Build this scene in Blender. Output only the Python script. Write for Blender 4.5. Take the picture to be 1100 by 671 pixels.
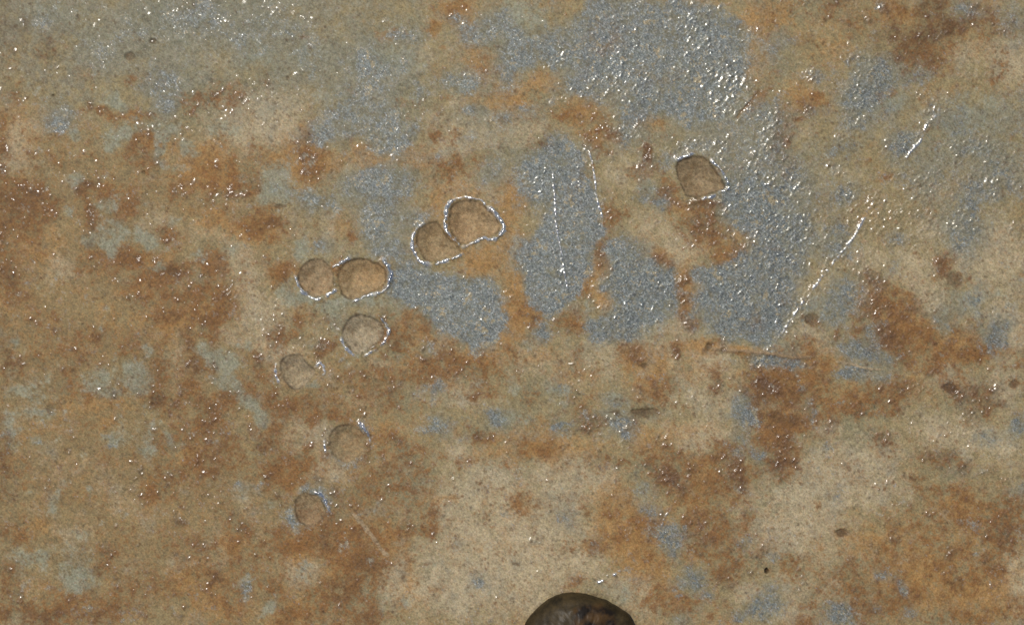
import bpy, math
import numpy as np

C = bpy.context.scene.collection
scene = bpy.context.scene
for o in list(bpy.data.objects):
    bpy.data.objects.remove(o)

U = 0.0005                      # metres per photograph pixel (sheet seen 0.55 m wide)
CX, CY = 550.0, 335.5           # centre of the framed part of the sheet

# ---------------------------------------------------------------- camera
cam_d = bpy.data.cameras.new('camera')
cam = bpy.data.objects.new('camera', cam_d)
C.objects.link(cam)
cam_d.lens = 50.0
cam_d.sensor_width = 36.0
cam.location = (0, 0, 1100 * U / 36.0 * 50.0)
cam.rotation_euler = (0, 0, 0)
cam_d.clip_start = 0.01
cam_d.clip_end = 100
scene.camera = cam

# ---------------------------------------------------------------- sky, sun, exposure
SUN_EL, SUN_AZ = math.radians(64), math.radians(128)   # azimuth measured from +X, towards upper left
world = bpy.data.worlds.new('World')
scene.world = world
world.use_nodes = True
wn = world.node_tree
bg = wn.nodes['Background']
sky = wn.nodes.new('ShaderNodeTexSky')
sky.sky_type = 'NISHITA'
sky.sun_disc = False
sky.sun_elevation = SUN_EL
sky.sun_rotation = math.radians(90) - SUN_AZ
wn.links.new(sky.outputs[0], bg.inputs[0])
bg.inputs[1].default_value = 0.07

sun_d = bpy.data.lights.new('sun', 'SUN')
sun = bpy.data.objects.new('sun', sun_d)
C.objects.link(sun)
sun_d.energy = 3.0
sun_d.angle = math.radians(0.5)
sun_d.color = (1.0, 0.95, 0.87)
sun.rotation_euler = (0, math.radians(90) - SUN_EL, SUN_AZ)

scene.view_settings.view_transform = 'Standard'
scene.view_settings.look = 'None'
scene.view_settings.exposure = 0.0
scene.view_settings.gamma = 1.0

# ---------------------------------------------------------------- numpy noise
rng = np.random.default_rng(11)

def vnoise(x, y, seed):
    """smooth value noise in -1..1 at arbitrary coordinates"""
    r = np.random.default_rng(seed)
    N = 256
    lat = r.random((N, N)).astype(np.float32) * 2 - 1
    xi = np.floor(x).astype(np.int64); yi = np.floor(y).astype(np.int64)
    fx = (x - xi).astype(np.float32); fy = (y - yi).astype(np.float32)
    fx = fx * fx * (3 - 2 * fx); fy = fy * fy * (3 - 2 * fy)
    x0 = xi % N; x1 = (xi + 1) % N; y0 = yi % N; y1 = (yi + 1) % N
    a = lat[y0, x0] * (1 - fx) + lat[y0, x1] * fx
    b = lat[y1, x0] * (1 - fx) + lat[y1, x1] * fx
    return a * (1 - fy) + b * fy

def fbm(x, y, scale, octs, seed, gain=0.55):
    v = 0; amp = 1.0; tot = 0
    c, s = math.cos(0.6), math.sin(0.6)
    X = x / scale + 37.3; Y = y / scale + 11.7
    for k in range(octs):
        v = v + amp * vnoise(X, Y, seed * 31 + k)
        tot += amp
        amp *= gain
        X, Y = (X * c - Y * s) * 2.03 + 5.1, (X * s + Y * c) * 2.03 + 9.4
    return (v / tot * 1.6).astype(np.float32)

def sstep(a, b, v):
    t = np.clip((v - a) / (b - a), 0, 1)
    return t * t * (3 - 2 * t)

# ---------------------------------------------------------------- survey of the sheet's stains
# one survey raster per kind of stain, 1 cell = 1 survey unit, margin of 200 round the framed part
M0 = 200
RW, RH = 1100 + 2 * M0, 671 + 2 * M0
LAY = {k: np.zeros((RH, RW), np.float32) for k in 'GBRODPKTS'}
TS = 2.996
TX = {'A': 0, 'B': 224, 'C': 447}

def ell(L, tile, items):
    """items: (x, y, rx, ry, strength[, angle deg]) in tile units"""
    ox = int(tile[1]) * 275; oy = TX[tile[0]]
    A = LAY[L]
    for it in items:
        x, y, rx, ry, s = it[:5]
        ang = math.radians(it[5]) if len(it) > 5 else 0.0
        x = ox + x / TS + M0; y = oy + y / TS + M0; rx = max(rx / TS, 1.5); ry = max(ry / TS, 1.5)
        R = int(max(rx, ry) * 2.2) + 3
        x0 = max(0, int(x) - R); x1 = min(RW, int(x) + R); y0 = max(0, int(y) - R); y1 = min(RH, int(y) + R)
        if x0 >= x1 or y0 >= y1: continue
        yy, xx = np.mgrid[y0:y1, x0:x1]
        dx = xx - x; dy = yy - y
        u = (dx * math.cos(ang) + dy * math.sin(ang)) / rx
        v = (-dx * math.sin(ang) + dy * math.cos(ang)) / ry
        g = s * np.exp(-0.69 * (u * u + v * v) ** 1.25)
        sub = A[y0:y1, x0:x1]
        A[y0:y1, x0:x1] = 1 - (1 - sub) * (1 - np.clip(g, 0, .999))

def inside(px, py, pts):
    c = np.zeros(px.shape, bool)
    n = len(pts)
    for i in range(n):
        x0, y0 = pts[i]; x1, y1 = pts[(i + 1) % n]
        if y0 == y1: continue
        m = ((y0 > py) != (y1 > py)) & (px < (x1 - x0) * (py - y0) / (y1 - y0) + x0)
        c ^= m
    return c

def segdist(px, py, pts, closed=False):
    d = np.full(px.shape, 1e9, np.float32)
    t_at = np.zeros(px.shape, np.float32)
    n = len(pts)
    m = n if closed else n - 1
    for i in range(m):
        x0, y0 = pts[i]; x1, y1 = pts[(i + 1) % n]
        dx, dy = x1 - x0, y1 - y0
        L2 = dx * dx + dy * dy + 1e-9
        t = np.clip(((px - x0) * dx + (py - y0) * dy) / L2, 0, 1)
        q = np.hypot(px - x0 - t * dx, py - y0 - t * dy)
        w = q < d
        d[w] = q[w]
        t_at[w] = ((i + t) / m)[w]
    return d, t_at

def poly(L, tile, s, pts, soft=4.0):
    ox = int(tile[1]) * 275; oy = TX[tile[0]]
    P = [(ox + a / TS + M0, oy + b / TS + M0) for a, b in pts]
    xs = [p[0] for p in P]; ys = [p[1] for p in P]
    R = int(soft * 3)
    x0 = max(0, int(min(xs)) - R); x1 = min(RW, int(max(xs)) + R); y0 = max(0, int(min(ys)) - R); y1 = min(RH, int(max(ys)) + R)
    yy, xx = np.mgrid[y0:y1, x0:x1]
    ins = inside(xx, yy, P)
    d, _ = segdist(xx.astype(np.float32), yy.astype(np.float32), P, True)
    d = np.where(ins, d, -d)
    g = s * sstep(-soft, soft, d)
    A = LAY[L]; sub = A[y0:y1, x0:x1]
    A[y0:y1, x0:x1] = 1 - (1 - sub) * (1 - np.clip(g, 0, .999))

# --- bare grey metal
poly('G', 'A2', .80, [(250,0),(470,0),(620,0),(720,60),(760,120),(750,220),(730,300),(690,380),(640,400),(560,420),(520,370),(440,380),(380,420),(330,330),(260,320),(150,300),(190,230),(100,200),(0,230),(-40,170),(0,110),(90,110),(170,90),(220,60)], 9)
poly('G', 'A2', .42, [(640,400),(760,300),(824,330),(824,671),(700,671),(660,520),(600,480)], 12)
poly('G', 'B2', .95, [(60,100),(90,50),(130,0),(80,-60),(50,-110),(90,-170),(140,-200),(230,-190),(240,-120),(270,-30),(290,60),(275,130),(240,210),(215,280),(170,310),(120,340),(80,330),(45,270),(50,180)], 5)
poly('G', 'B2', .88, [(300,130),(350,110),(420,150),(500,200),(530,240),(535,340),(490,350),(440,370),(400,420),(330,430),(260,420),(240,370),(290,350),(340,290),(280,260),(310,230),(330,190),(300,170)], 5)
poly('G', 'B2', .88, [(700,0),(824,0),(860,60),(870,140),(860,250),(880,300),(870,400),(824,445),(740,430),(690,420),(640,370),(590,350),(580,290),(620,260),(580,230),(585,190),(640,190),(690,180),(720,140),(790,120),(760,70),(710,60)], 6)
poly('G', 'B2', .50, [(824,0),(960,20),(980,90),(940,120),(960,180),(900,260),(830,330),(810,100)], 9)
poly('G', 'B1', .92, [(440,230),(480,190),(540,190),(600,210),(660,225),(740,225),(800,270),(810,340),(790,400),(740,430),(690,470),(665,440),(640,400),(580,390),(560,350),(500,310),(430,270)], 5)
ell('G', 'A2', [(45,360,35,16,.7),(150,470,50,30,.8),(60,530,60,40,.6),(110,590,70,60,.85),(380,420,40,40,.75),(0,180,60,50,.6),(120,320,20,15,.7),(480,640,30,25,.8),(420,640,25,20,.6),(740,640,70,60,.8),(500,520,40,30,.5),(560,470,60,30,.5)])
ell('G', 'A3', [(340,270,70,90,.72),(290,320,45,40,.6),(470,240,70,40,.55),(275,190,25,16,.7),(145,245,30,22,.6),(150,360,45,16,.6),(430,470,38,35,.7),(280,400,50,30,.6),(230,490,60,30,.5),(500,560,80,60,.45),(640,480,60,40,.40),(740,560,80,80,.45),(660,640,50,40,.45),(40,180,60,60,.35),(20,420,40,80,.6),(60,600,90,70,.65),(250,630,40,30,.6),(620,40,50,30,.6),(355,20,16,18,.6),(40,120,50,30,.35),(600,380,90,50,.45),(780,400,60,80,.30),(800,60,60,60,.35)])
ell('G', 'A0', [(600,50,70,50,.42),(460,90,110,70,.35),(300,170,75,45,.45),(520,270,60,60,.62),(545,345,28,28,.8),(185,395,32,24,.85),(200,350,40,35,.5),(150,60,70,40,.35),(680,60,90,60,.4),(790,120,60,40,.4)])
ell('G', 'A1', [(460,110,40,18,.75),(510,135,20,14,.6),(345,200,16,50,.6),(380,140,16,14,.6),(290,380,60,60,.7),(410,400,50,70,.8),(440,470,55,30,.8),(200,440,40,32,.8),(285,480,16,14,.6),(330,300,50,40,.55),(380,250,80,70,.5),(510,280,20,14,.75),(535,305,20,14,.75),(640,65,18,14,.75),(675,115,20,24,.8),(735,85,45,30,.7),(730,128,28,14,.75),(790,80,35,30,.7),(625,260,28,20,.65),(670,270,50,28,.6),(710,355,32,18,.8),(790,385,30,16,.65),(690,440,30,20,.5),(510,420,24,30,.6),(575,510,12,10,.7),(340,590,60,35,.70),(410,610,90,40,.6),(440,560,70,26,.45),(760,540,26,50,.6),(810,230,24,50,.7),(810,120,26,60,.7),(380,550,20,12,.6),(190,650,60,30,.55),(90,110,60,50,.4),(200,210,60,50,.35),(20,60,50,50,.3),(750,290,20,12,.5),(750,430,14,8,.6),(720,580,30,20,.45),(480,210,16,24,.5),(60,600,20,20,.3)])
ell('G', 'B1', [(400,30,60,60,.75),(405,130,30,24,.8),(210,120,26,24,.6),(380,70,30,40,.6),(460,130,40,30,.5),(510,40,40,30,.5),(480,210,60,40,.7),(550,450,22,22,.7),(590,570,18,16,.75),(515,595,14,10,.6),(575,600,10,30,.5),(545,575,10,8,.6),(770,665,30,20,.6),(740,20,30,20,.2)])
ell('G', 'B2', [(90,400,42,30,.75,-30),(30,150,30,50,.7),(350,110,40,25,.6),(420,130,35,30,.5),(620,340,45,40,.8),(340,625,50,14,.6,15),(150,575,22,12,.6),(250,665,40,18,.5),(800,490,30,16,.75),(745,640,34,46,.85),(710,490,12,8,.5)])
ell('G', 'B3', [(60,60,90,70,.45),(30,200,60,90,.40),(45,330,60,60,.45),(240,270,60,40,.6),(220,340,60,40,.55),(290,460,75,24,.85,12),(255,530,45,22,.85,8),(340,430,30,50,.75),(380,480,36,24,.7),(50,490,70,20,.8,10),(735,405,30,48,.9,20),(640,300,50,40,.45),(650,90,50,60,.5),(600,60,50,60,.4),(220,130,50,35,.6),(410,180,22,16,.6),(370,220,18,16,.5),(370,545,26,12,.6,15),(425,550,20,9,.6),(130,620,11,42,.7,-20),(560,370,18,34,.45,-20),(230,70,40,30,.4),(410,90,30,30,.4),(300,525,50,14,.5)])
ell('G', 'C0', [(365,85,18,15,.5),(770,215,8,22,.65),(797,550,10,42,.8,15),(125,85,22,7,.45,-25)])
ell('G', 'C1', [(580,30,32,20,.75),(645,12,18,12,.7),(775,15,34,15,.8),(725,540,22,20,.8),(205,250,42,20,.8,35),(160,232,22,12,.7),(105,325,18,30,.8),(15,230,18,12,.55),(345,40,12,30,.6,-30),(265,135,28,10,.6,30),(415,320,14,14,.5),(655,70,18,10,.5),(320,140,30,9,.5,-40),(230,300,12,25,.4)])
ell('G', 'C2', [(160,32,36,16,.85),(350,22,42,20,.9),(375,64,22,7,.7),(445,300,26,28,.75),(500,400,24,46,.85,-20),(540,370,22,16,.65),(590,520,44,28,.88,45),(545,540,24,34,.6,-20),(545,655,26,16,.7),(730,70,22,18,.7),(790,110,34,20,.8,40),(715,120,24,22,.75),(770,20,22,26,.7),(800,620,36,24,.8,-30),(740,405,16,16,.6),(270,420,30,16,.5),(165,330,14,22,.45),(415,235,28,22,.45),(625,580,18,12,.6),(25,10,20,10,.5),(740,640,30,18,.5),(200,525,16,12,.4),(240,145,30,6,.4)])
ell('G', 'C3', [(805,40,24,26,.85),(690,75,22,16,.6),(740,85,24,16,.4),(370,508,17,18,.75),(425,545,15,36,.8,-25),(452,628,16,14,.7),(240,635,48,24,.8,25),(10,590,36,36,.75,-40),(185,90,14,16,.65,-40),(675,440,20,14,.55),(20,450,16,16,.6),(810,235,30,18,.4),(140,5,8,26,.6),(225,245,16,40,.35),(345,630,16,14,.5)])
# --- pale blue-green film
ell('B', 'A0', [(520,410,55,30,.9),(520,485,14,55,.9,28),(400,425,52,30,.9,-20),(360,465,20,14,.9),(375,335,52,20,.85,35),(612,475,40,24,.8,30),(240,572,24,22,.6),(245,440,22,16,.7),(105,110,12,24,.5),(360,300,30,20,.5),(720,410,50,30,.6),(340,660,36,20,.7),(150,530,40,26,.4),(560,535,50,14,.5),(90,280,30,20,.4),(790,575,34,14,.6),(680,440,26,20,.5),(330,100,100,60,.35),(130,20,80,40,.4)])
ell('B', 'A1', [(50,570,45,60,.85),(20,180,60,60,.5),(150,200,80,60,.4),(60,630,50,30,.8),(420,190,70,60,.55),(500,190,60,30,.4),(240,300,60,40,.35),(190,640,60,30,.5),(20,640,30,20,.6),(670,280,50,30,.4)])
ell('B', 'A2', [(40,40,60,40,.45),(60,80,80,60,.45),(60,560,50,60,.4),(20,10,60,40,.4),(440,600,40,20,.5)])
ell('B', 'A3', [(400,340,50,30,.6),(750,480,90,120,.35),(600,400,90,80,.35),(250,570,60,40,.35),(380,180,40,30,.3),(680,330,90,50,.4)])
ell('B', 'B0', [(370,80,50,40,.9),(290,100,28,20,.85),(360,130,18,26,.8),(480,105,42,26,.95,35),(510,193,30,13,.85),(190,200,34,26,.4),(55,430,20,14,.7),(230,15,24,20,.5),(340,380,30,50,.35),(430,520,60,38,.85,15),(440,570,36,38,.7),(320,560,42,42,.85),(370,600,30,20,.7),(680,470,60,28,.85,20),(730,500,36,36,.8),(740,575,60,24,.9,25),(800,625,34,20,.9),(150,540,20,24,.5),(120,600,60,40,.4),(60,580,60,30,.45),(470,640,20,10,.7),(480,460,20,22,.5),(640,150,30,20,.5),(745,130,50,26,.4),(100,660,80,20,.45),(550,45,26,16,.5),(360,10,30,20,.4),(140,245,40,10,.3),(800,440,26,14,.5)])
ell('B', 'B1', [(150,125,24,22,.7),(130,160,20,20,.7),(90,270,24,34,.8,-20),(150,290,40,18,.7,20),(200,300,80,18,.7),(240,325,60,28,.65),(340,290,60,20,.7),(180,430,30,16,.7),(250,370,30,35,.65),(480,290,40,28,.55),(10,630,20,34,.8),(450,330,30,20,.4),(470,470,20,20,.4),(180,570,24,14,.7),(360,455,26,12,.8,-30),(280,430,20,16,.6,40),(555,460,24,20,.5),(170,90,40,30,.3),(700,560,60,26,.3),(110,240,14,30,.5)])
ell('B', 'B2', [(20,580,26,24,.5),(150,590,50,24,.5),(330,610,60,20,.5),(50,440,30,20,.5),(230,320,50,30,.5),(170,640,40,18,.45),(640,400,60,30,.3),(0,670,60,26,.5)])
ell('B', 'B3', [(150,320,70,50,.5),(560,300,50,50,.35),(670,290,70,50,.45),(560,370,34,40,.5),(110,590,12,26,.5),(650,70,70,60,.4),(770,260,60,50,.3),(640,350,50,20,.3),(430,550,20,10,.4)])
ell('B', 'C0', [(245,525,56,52,.92),(240,460,60,30,.5),(85,465,55,36,.7),(255,390,50,36,.5),(180,270,18,34,.7),(130,450,24,22,.5),(280,245,14,14,.6),(470,90,34,60,.6,-15),(390,40,24,40,.5),(30,60,26,60,.5),(130,85,50,24,.5),(265,115,18,16,.5),(575,95,46,18,.6),(545,75,14,30,.5,-20),(215,210,14,8,.6),(85,240,24,10,.5),(360,80,30,24,.5),(520,12,14,16,.5),(540,465,20,20,.4),(200,70,20,12,.4),(775,240,14,40,.5),(795,540,14,46,.5,15)])
ell('B', 'C1', [(18,15,26,26,.9),(40,285,20,20,.5),(165,510,44,34,.4),(45,615,18,36,.7,45),(390,310,50,30,.35),(550,490,26,40,.3),(485,600,26,20,.4),(410,600,30,30,.3),(10,650,26,12,.4),(735,330,40,20,.2)])
ell('B', 'C2', [(350,580,40,34,.5),(430,240,36,24,.35),(190,60,50,20,.4),(50,10,60,16,.5),(610,470,34,18,.4),(760,560,30,20,.25)])
ell('B', 'C3', [(110,240,90,60,.25),(700,80,60,40,.3),(210,640,60,24,.4),(675,430,40,14,.3)])
# --- rust brown
ell('R', 'A0', [(430,255,34,22,.6),(320,355,55,18,.75),(425,372,55,18,.8),(485,455,50,36,.8),(640,325,60,36,.7),(730,300,60,40,.7),(275,610,34,30,.75),(90,490,60,40,.35),(60,640,110,50,.75),(10,520,26,120,.75),(150,150,34,60,.45),(50,285,28,28,.5),(400,640,60,34,.6),(330,620,60,30,.5),(560,615,60,40,.45),(700,550,90,60,.5),(770,600,50,26,.6),(480,540,40,30,.4),(20,170,30,60,.3),(280,250,40,40,.3),(180,520,40,20,.4),(460,500,60,20,.4)])
ell('R', 'A1', [(180,510,50,60,.7),(155,430,16,20,.8),(310,285,28,26,.75),(148,122,10,10,.9),(168,158,10,10,.7),(412,232,12,12,.8),(100,250,8,8,.8),(35,250,32,28,.55),(20,500,50,40,.55),(575,430,22,14,.6),(655,430,22,14,.6),(610,320,20,10,.5),(598,368,14,10,.6),(640,520,50,40,.45),(590,555,30,34,.5),(620,575,20,20,.5),(730,200,36,30,.5),(575,85,16,18,.6),(640,30,50,24,.45),(430,110,50,12,.5),(160,560,30,30,.5),(345,565,12,8,.7),(10,580,14,24,.4)])
ell('R', 'A2', [(280,150,32,30,.7),(300,90,40,40,.45),(190,365,50,34,.75),(280,440,50,50,.65),(425,495,14,30,.85),(215,600,30,60,.6),(420,560,60,30,.5),(110,470,36,36,.4),(345,440,30,16,.55),(400,380,40,20,.4),(490,630,50,30,.5),(410,235,30,16,.4),(240,240,24,24,.4),(620,655,50,20,.5),(510,600,50,40,.4),(820,110,16,40,.35),(780,320,60,16,.6,-45)])
ell('R', 'A3', [(560,90,120,60,.5,-15),(420,30,60,30,.5),(460,180,80,50,.55),(550,200,50,36,.7),(720,90,60,40,.45),(740,210,30,60,.55),(150,330,40,26,.55),(385,305,40,16,.6,-30),(90,360,60,60,.3),(370,575,26,12,.7),(200,20,50,30,.4),(280,90,70,30,.4),(60,500,40,60,.3),(40,430,30,50,.3),(720,290,60,30,.3)])
ell('R', 'B0', [(40,60,90,110,.55),(30,240,60,60,.5),(295,40,20,60,.75),(180,10,60,24,.6),(310,175,80,30,.7,-25),(430,165,60,40,.85),(560,205,55,20,.9,-8),(480,230,60,14,.7),(675,180,50,40,.7),(620,300,110,60,.65),(700,330,40,30,.7),(540,340,40,30,.6),(540,90,40,26,.6),(770,30,60,34,.35),(400,10,30,20,.7),(310,400,50,34,.55),(220,470,80,50,.35),(520,530,50,50,.75),(410,580,40,30,.7),(290,600,60,26,.65),(500,630,40,26,.7),(640,510,50,40,.7),(660,380,50,26,.65),(600,600,50,36,.55),(780,600,60,30,.6),(690,640,60,40,.65),(100,350,60,30,.3),(450,280,50,40,.4),(740,290,50,40,.5),(430,440,50,34,.4),(610,440,26,60,.5),(800,480,40,30,.5),(180,400,50,30,.3),(30,500,60,40,.35),(230,540,20,40,.4),(690,420,40,24,.5),(350,30,60,30,.3)])
ell('R', 'B1', [(30,50,60,40,.65),(15,30,40,40,.5),(85,205,36,34,.7),(300,90,24,14,.6),(110,390,40,40,.6),(80,430,30,40,.55),(220,440,30,30,.7),(270,370,40,20,.5),(500,360,45,36,.65),(440,430,60,40,.75),(560,390,20,16,.6),(350,560,90,50,.5),(500,520,90,40,.6),(600,500,90,50,.6),(180,350,60,14,.5),(70,640,70,40,.6),(250,650,70,34,.5),(30,550,40,40,.45),(640,410,30,24,.5),(750,500,70,60,.5),(425,370,30,40,.6),(130,620,50,30,.5),(440,630,100,30,.4),(820,400,20,80,.4),(700,600,70,18,.35),(255,210,24,44,.7)])
ell('R', 'B2', [(290,130,24,60,.8),(480,160,36,26,.75),(190,360,40,34,.7),(65,350,26,28,.7),(30,320,36,40,.4),(410,470,40,40,.6),(470,590,50,36,.65),(500,560,60,30,.4),(640,80,60,60,.6),(580,50,60,40,.5),(680,150,60,30,.5),(550,250,30,50,.5),(570,350,40,50,.5),(530,460,26,30,.45),(60,600,60,40,.4),(230,640,60,34,.65),(800,570,44,40,.75),(660,550,26,50,.4),(300,20,50,30,.5),(740,470,40,14,.5),(240,250,20,50,.5),(210,480,20,60,.3),(350,480,20,30,.3),(640,430,50,10,.5),(30,480,50,20,.3),(780,370,30,30,.5)])
ell('R', 'B3', [(390,310,80,60,.6),(380,400,70,60,.75),(470,400,80,50,.65),(430,470,36,36,.75),(590,205,36,54,.7,-30),(140,355,26,22,.8),(150,500,60,60,.6),(40,560,90,60,.75),(60,620,90,60,.7),(230,610,90,40,.5),(620,460,90,50,.6),(700,460,60,24,.5),(590,580,26,20,.8,15),(795,565,20,16,.75),(690,620,70,60,.6),(380,590,80,40,.5),(810,490,24,30,.5),(30,120,24,12,.4),(330,220,40,18,.4),(40,290,26,18,.4),(130,430,60,26,.4),(215,390,20,20,.4),(275,365,14,18,.4),(370,640,70,30,.5),(820,215,20,12,.6),(270,650,60,26,.5),(550,510,60,40,.5)])
ell('R', 'C0', [(640,60,120,60,.5),(690,130,70,60,.45),(640,170,80,40,.4),(480,250,20,50,.6),(40,380,70,30,.4),(140,630,160,50,.55),(600,430,100,60,.3),(760,410,50,50,.45),(770,340,36,30,.4),(330,450,60,40,.35),(450,570,140,60,.35),(650,540,100,60,.45),(20,540,40,60,.55),(350,620,100,40,.5),(560,200,80,60,.35),(230,620,80,40,.5),(60,200,50,40,.3),(160,330,60,20,.35),(600,100,50,20,.5),(520,110,16,50,.5),(300,180,80,60,.25),(640,20,60,20,.5),(10,120,14,90,.4),(750,610,60,40,.4)])
ell('R', 'C1', [(130,150,90,60,.65),(90,190,60,50,.6),(40,60,50,50,.5),(560,310,50,50,.65),(440,230,80,60,.5),(360,190,50,36,.5),(420,90,100,60,.4),(270,400,100,60,.65),(360,470,60,60,.7),(290,540,70,70,.65),(230,600,80,70,.5),(60,410,60,50,.45),(430,380,60,50,.45),(180,320,50,40,.5),(520,150,50,50,.4),(690,140,60,20,.4),(720,70,60,16,.6),(790,165,30,14,.45),(150,420,50,30,.55),(370,640,50,40,.45),(60,560,60,80,.4),(310,260,50,24,.5),(470,600,20,24,.4),(480,110,30,40,.5),(540,370,50,24,.5),(200,10,80,20,.4),(100,640,60,20,.5),(570,590,20,30,.3)])
ell('R', 'C2', [(40,280,40,44,.55),(100,110,80,30,.4),(240,30,50,36,.65),(60,90,60,30,.35),(350,330,80,70,.4),(440,385,36,40,.8),(420,340,30,20,.7),(520,190,60,50,.75),(600,170,60,60,.6),(710,190,60,70,.85),(680,110,60,30,.6),(460,120,80,50,.45),(600,340,100,60,.55),(660,420,80,60,.55),(440,570,60,60,.5),(540,600,60,40,.4),(700,500,60,50,.5),(270,420,50,24,.5),(190,520,30,26,.4),(810,30,40,50,.7),(650,620,80,40,.4),(600,260,60,50,.5),(300,150,80,30,.35),(480,450,60,30,.4),(240,300,60,30,.3),(70,20,60,20,.3),(610,440,40,40,.4),(390,30,30,60,.3),(690,370,60,30,.4),(740,300,60,40,.3)])
ell('R', 'C3', [(60,20,120,40,.75),(30,100,60,60,.65),(40,160,50,30,.6),(380,80,60,30,.4),(530,140,60,36,.55),(470,210,30,18,.6),(500,230,60,40,.45),(640,290,90,60,.5),(750,370,60,70,.65),(780,290,60,40,.45),(260,560,90,60,.65),(330,620,80,40,.6),(560,430,60,60,.4),(620,540,50,50,.6),(60,480,80,60,.5),(150,640,60,40,.55),(720,480,70,50,.45),(460,560,60,60,.4),(630,150,30,20,.5),(440,350,100,60,.3),(600,640,80,30,.4),(230,140,60,26,.3),(240,370,24,10,.6),(640,230,50,40,.4),(400,470,120,50,.35),(760,620,60,50,.35)])
# --- orange ochre
ell('O', 'A0', [(420,378,30,16,.7),(490,460,40,26,.5),(700,560,70,50,.7),(650,500,60,50,.5),(250,240,50,40,.3),(470,250,40,20,.4),(600,560,60,30,.4),(60,400,60,60,.25)])
ell('O', 'A1', [(200,520,60,60,.65),(420,510,120,30,.75),(640,40,50,34,.7),(575,85,20,20,.8),(730,200,60,50,.6),(690,90,60,60,.4),(800,310,60,60,.45),(120,520,60,60,.4),(560,640,60,30,.3),(60,520,50,30,.4),(420,120,40,12,.5),(160,420,16,24,.6),(650,600,80,60,.4),(350,480,40,20,.5),(700,320,60,26,.35),(530,500,40,40,.4),(820,640,40,40,.5)])
ell('O', 'A2', [(280,150,40,30,.8),(310,90,50,50,.55),(330,150,30,20,.5),(190,360,60,36,.5),(280,440,50,44,.4),(210,600,26,60,.75),(20,320,60,40,.5),(100,250,50,20,.4),(140,300,60,30,.4),(20,620,30,60,.7),(110,270,60,14,.3),(420,380,50,24,.5),(240,240,20,20,.5),(300,340,60,40,.35),(790,200,50,60,.4),(790,60,60,60,.4),(550,660,60,30,.5),(500,250,60,14,.4,-15),(460,400,30,24,.4),(780,320,60,16,.5,-45)])
ell('O', 'A3', [(150,330,36,24,.5),(380,305,40,14,.6,-30),(410,40,60,30,.4),(40,80,60,60,.3),(90,300,60,80,.3),(550,300,60,60,.25),(375,580,20,10,.6),(320,250,16,10,.2),(180,150,100,60,.25)])
ell('O', 'B0', [(790,70,70,26,.6),(700,40,60,24,.35),(480,170,60,20,.45),(540,370,50,40,.5),(680,340,40,26,.4),(620,340,60,30,.4),(140,120,80,60,.3),(460,260,60,20,.4),(720,280,50,30,.3),(380,350,60,40,.2),(300,640,80,40,.3)])
ell('O', 'B1', [(400,210,30,40,.8),(350,215,50,40,.4),(80,205,40,34,.55),(290,60,60,34,.25),(570,100,60,50,.35),(630,60,60,50,.5),(740,150,60,50,.6),(700,190,40,30,.65),(130,330,30,20,.4),(600,560,60,20,.4),(740,470,60,50,.5),(560,420,90,30,.4),(810,360,34,60,.8),(800,250,20,20,.4),(690,500,60,50,.35),(20,80,60,40,.4),(190,270,50,24,.5),(500,370,50,40,.4),(810,120,30,120,.5),(520,480,60,40,.35)])
ell('O', 'B2', [(295,300,28,32,.9),(20,340,60,60,.8),(20,250,30,60,.5),(30,110,26,50,.5),(270,190,24,50,.7),(240,250,24,40,.7),(300,150,20,50,.6),(470,150,40,26,.6),(560,230,30,60,.6),(560,340,40,50,.6),(600,300,24,40,.5),(440,520,80,50,.6),(400,470,60,40,.6),(620,90,50,50,.4),(700,140,50,30,.6),(760,80,30,24,.6),(640,450,100,12,.7,5),(780,455,60,12,.8,6),(190,360,50,30,.4),(430,100,50,30,.3),(40,440,50,60,.3),(620,500,60,60,.25),(430,600,60,20,.4),(780,360,30,40,.5),(130,480,60,60,.2),(240,560,70,40,.3)])
ell('O', 'B3', [(360,300,60,50,.5),(440,380,80,60,.45),(60,540,110,60,.5),(190,480,60,40,.4),(600,460,80,50,.5),(720,450,50,30,.55),(450,560,80,40,.3),(280,610,90,40,.4),(40,285,20,12,.5),(310,490,70,8,.3),(60,462,60,10,.6,8),(560,420,50,40,.4)])
ell('O', 'C0', [(740,400,50,40,.4),(600,510,40,40,.4),(480,250,16,50,.5),(200,600,80,40,.3),(700,600,80,40,.3),(350,20,30,14,.4),(130,350,30,24,.3),(620,120,60,30,.25)])
ell('O', 'C1', [(440,390,50,50,.6),(150,430,40,40,.45),(120,200,50,30,.4),(270,490,40,60,.4),(420,50,90,50,.3),(490,500,16,50,.4),(600,270,60,14,.3),(500,560,60,60,.2),(170,600,40,40,.35),(640,40,30,20,.3),(310,100,40,60,.3),(760,110,60,40,.4),(360,360,80,60,.3)])
ell('O', 'C2', [(100,100,90,40,.7),(60,30,60,40,.4),(240,100,70,30,.4),(350,340,90,70,.65),(390,430,60,60,.7),(330,250,60,40,.45),(430,470,60,60,.55),(460,60,90,50,.4),(620,180,40,50,.55),(190,520,24,16,.4),(270,420,50,22,.5),(200,160,60,10,.2),(40,280,40,44,.4),(600,450,50,20,.3),(500,560,60,60,.3),(810,60,30,30,.6),(650,40,60,20,.25),(560,270,60,30,.4),(440,330,50,40,.5)])
ell('O', 'C3', [(60,20,80,30,.5),(600,480,160,90,.45),(500,560,100,60,.5),(700,600,100,60,.55),(350,380,120,50,.3),(640,300,70,50,.4),(420,450,80,60,.3),(280,430,80,50,.25),(590,280,50,30,.3),(20,60,40,40,.5)])
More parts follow.
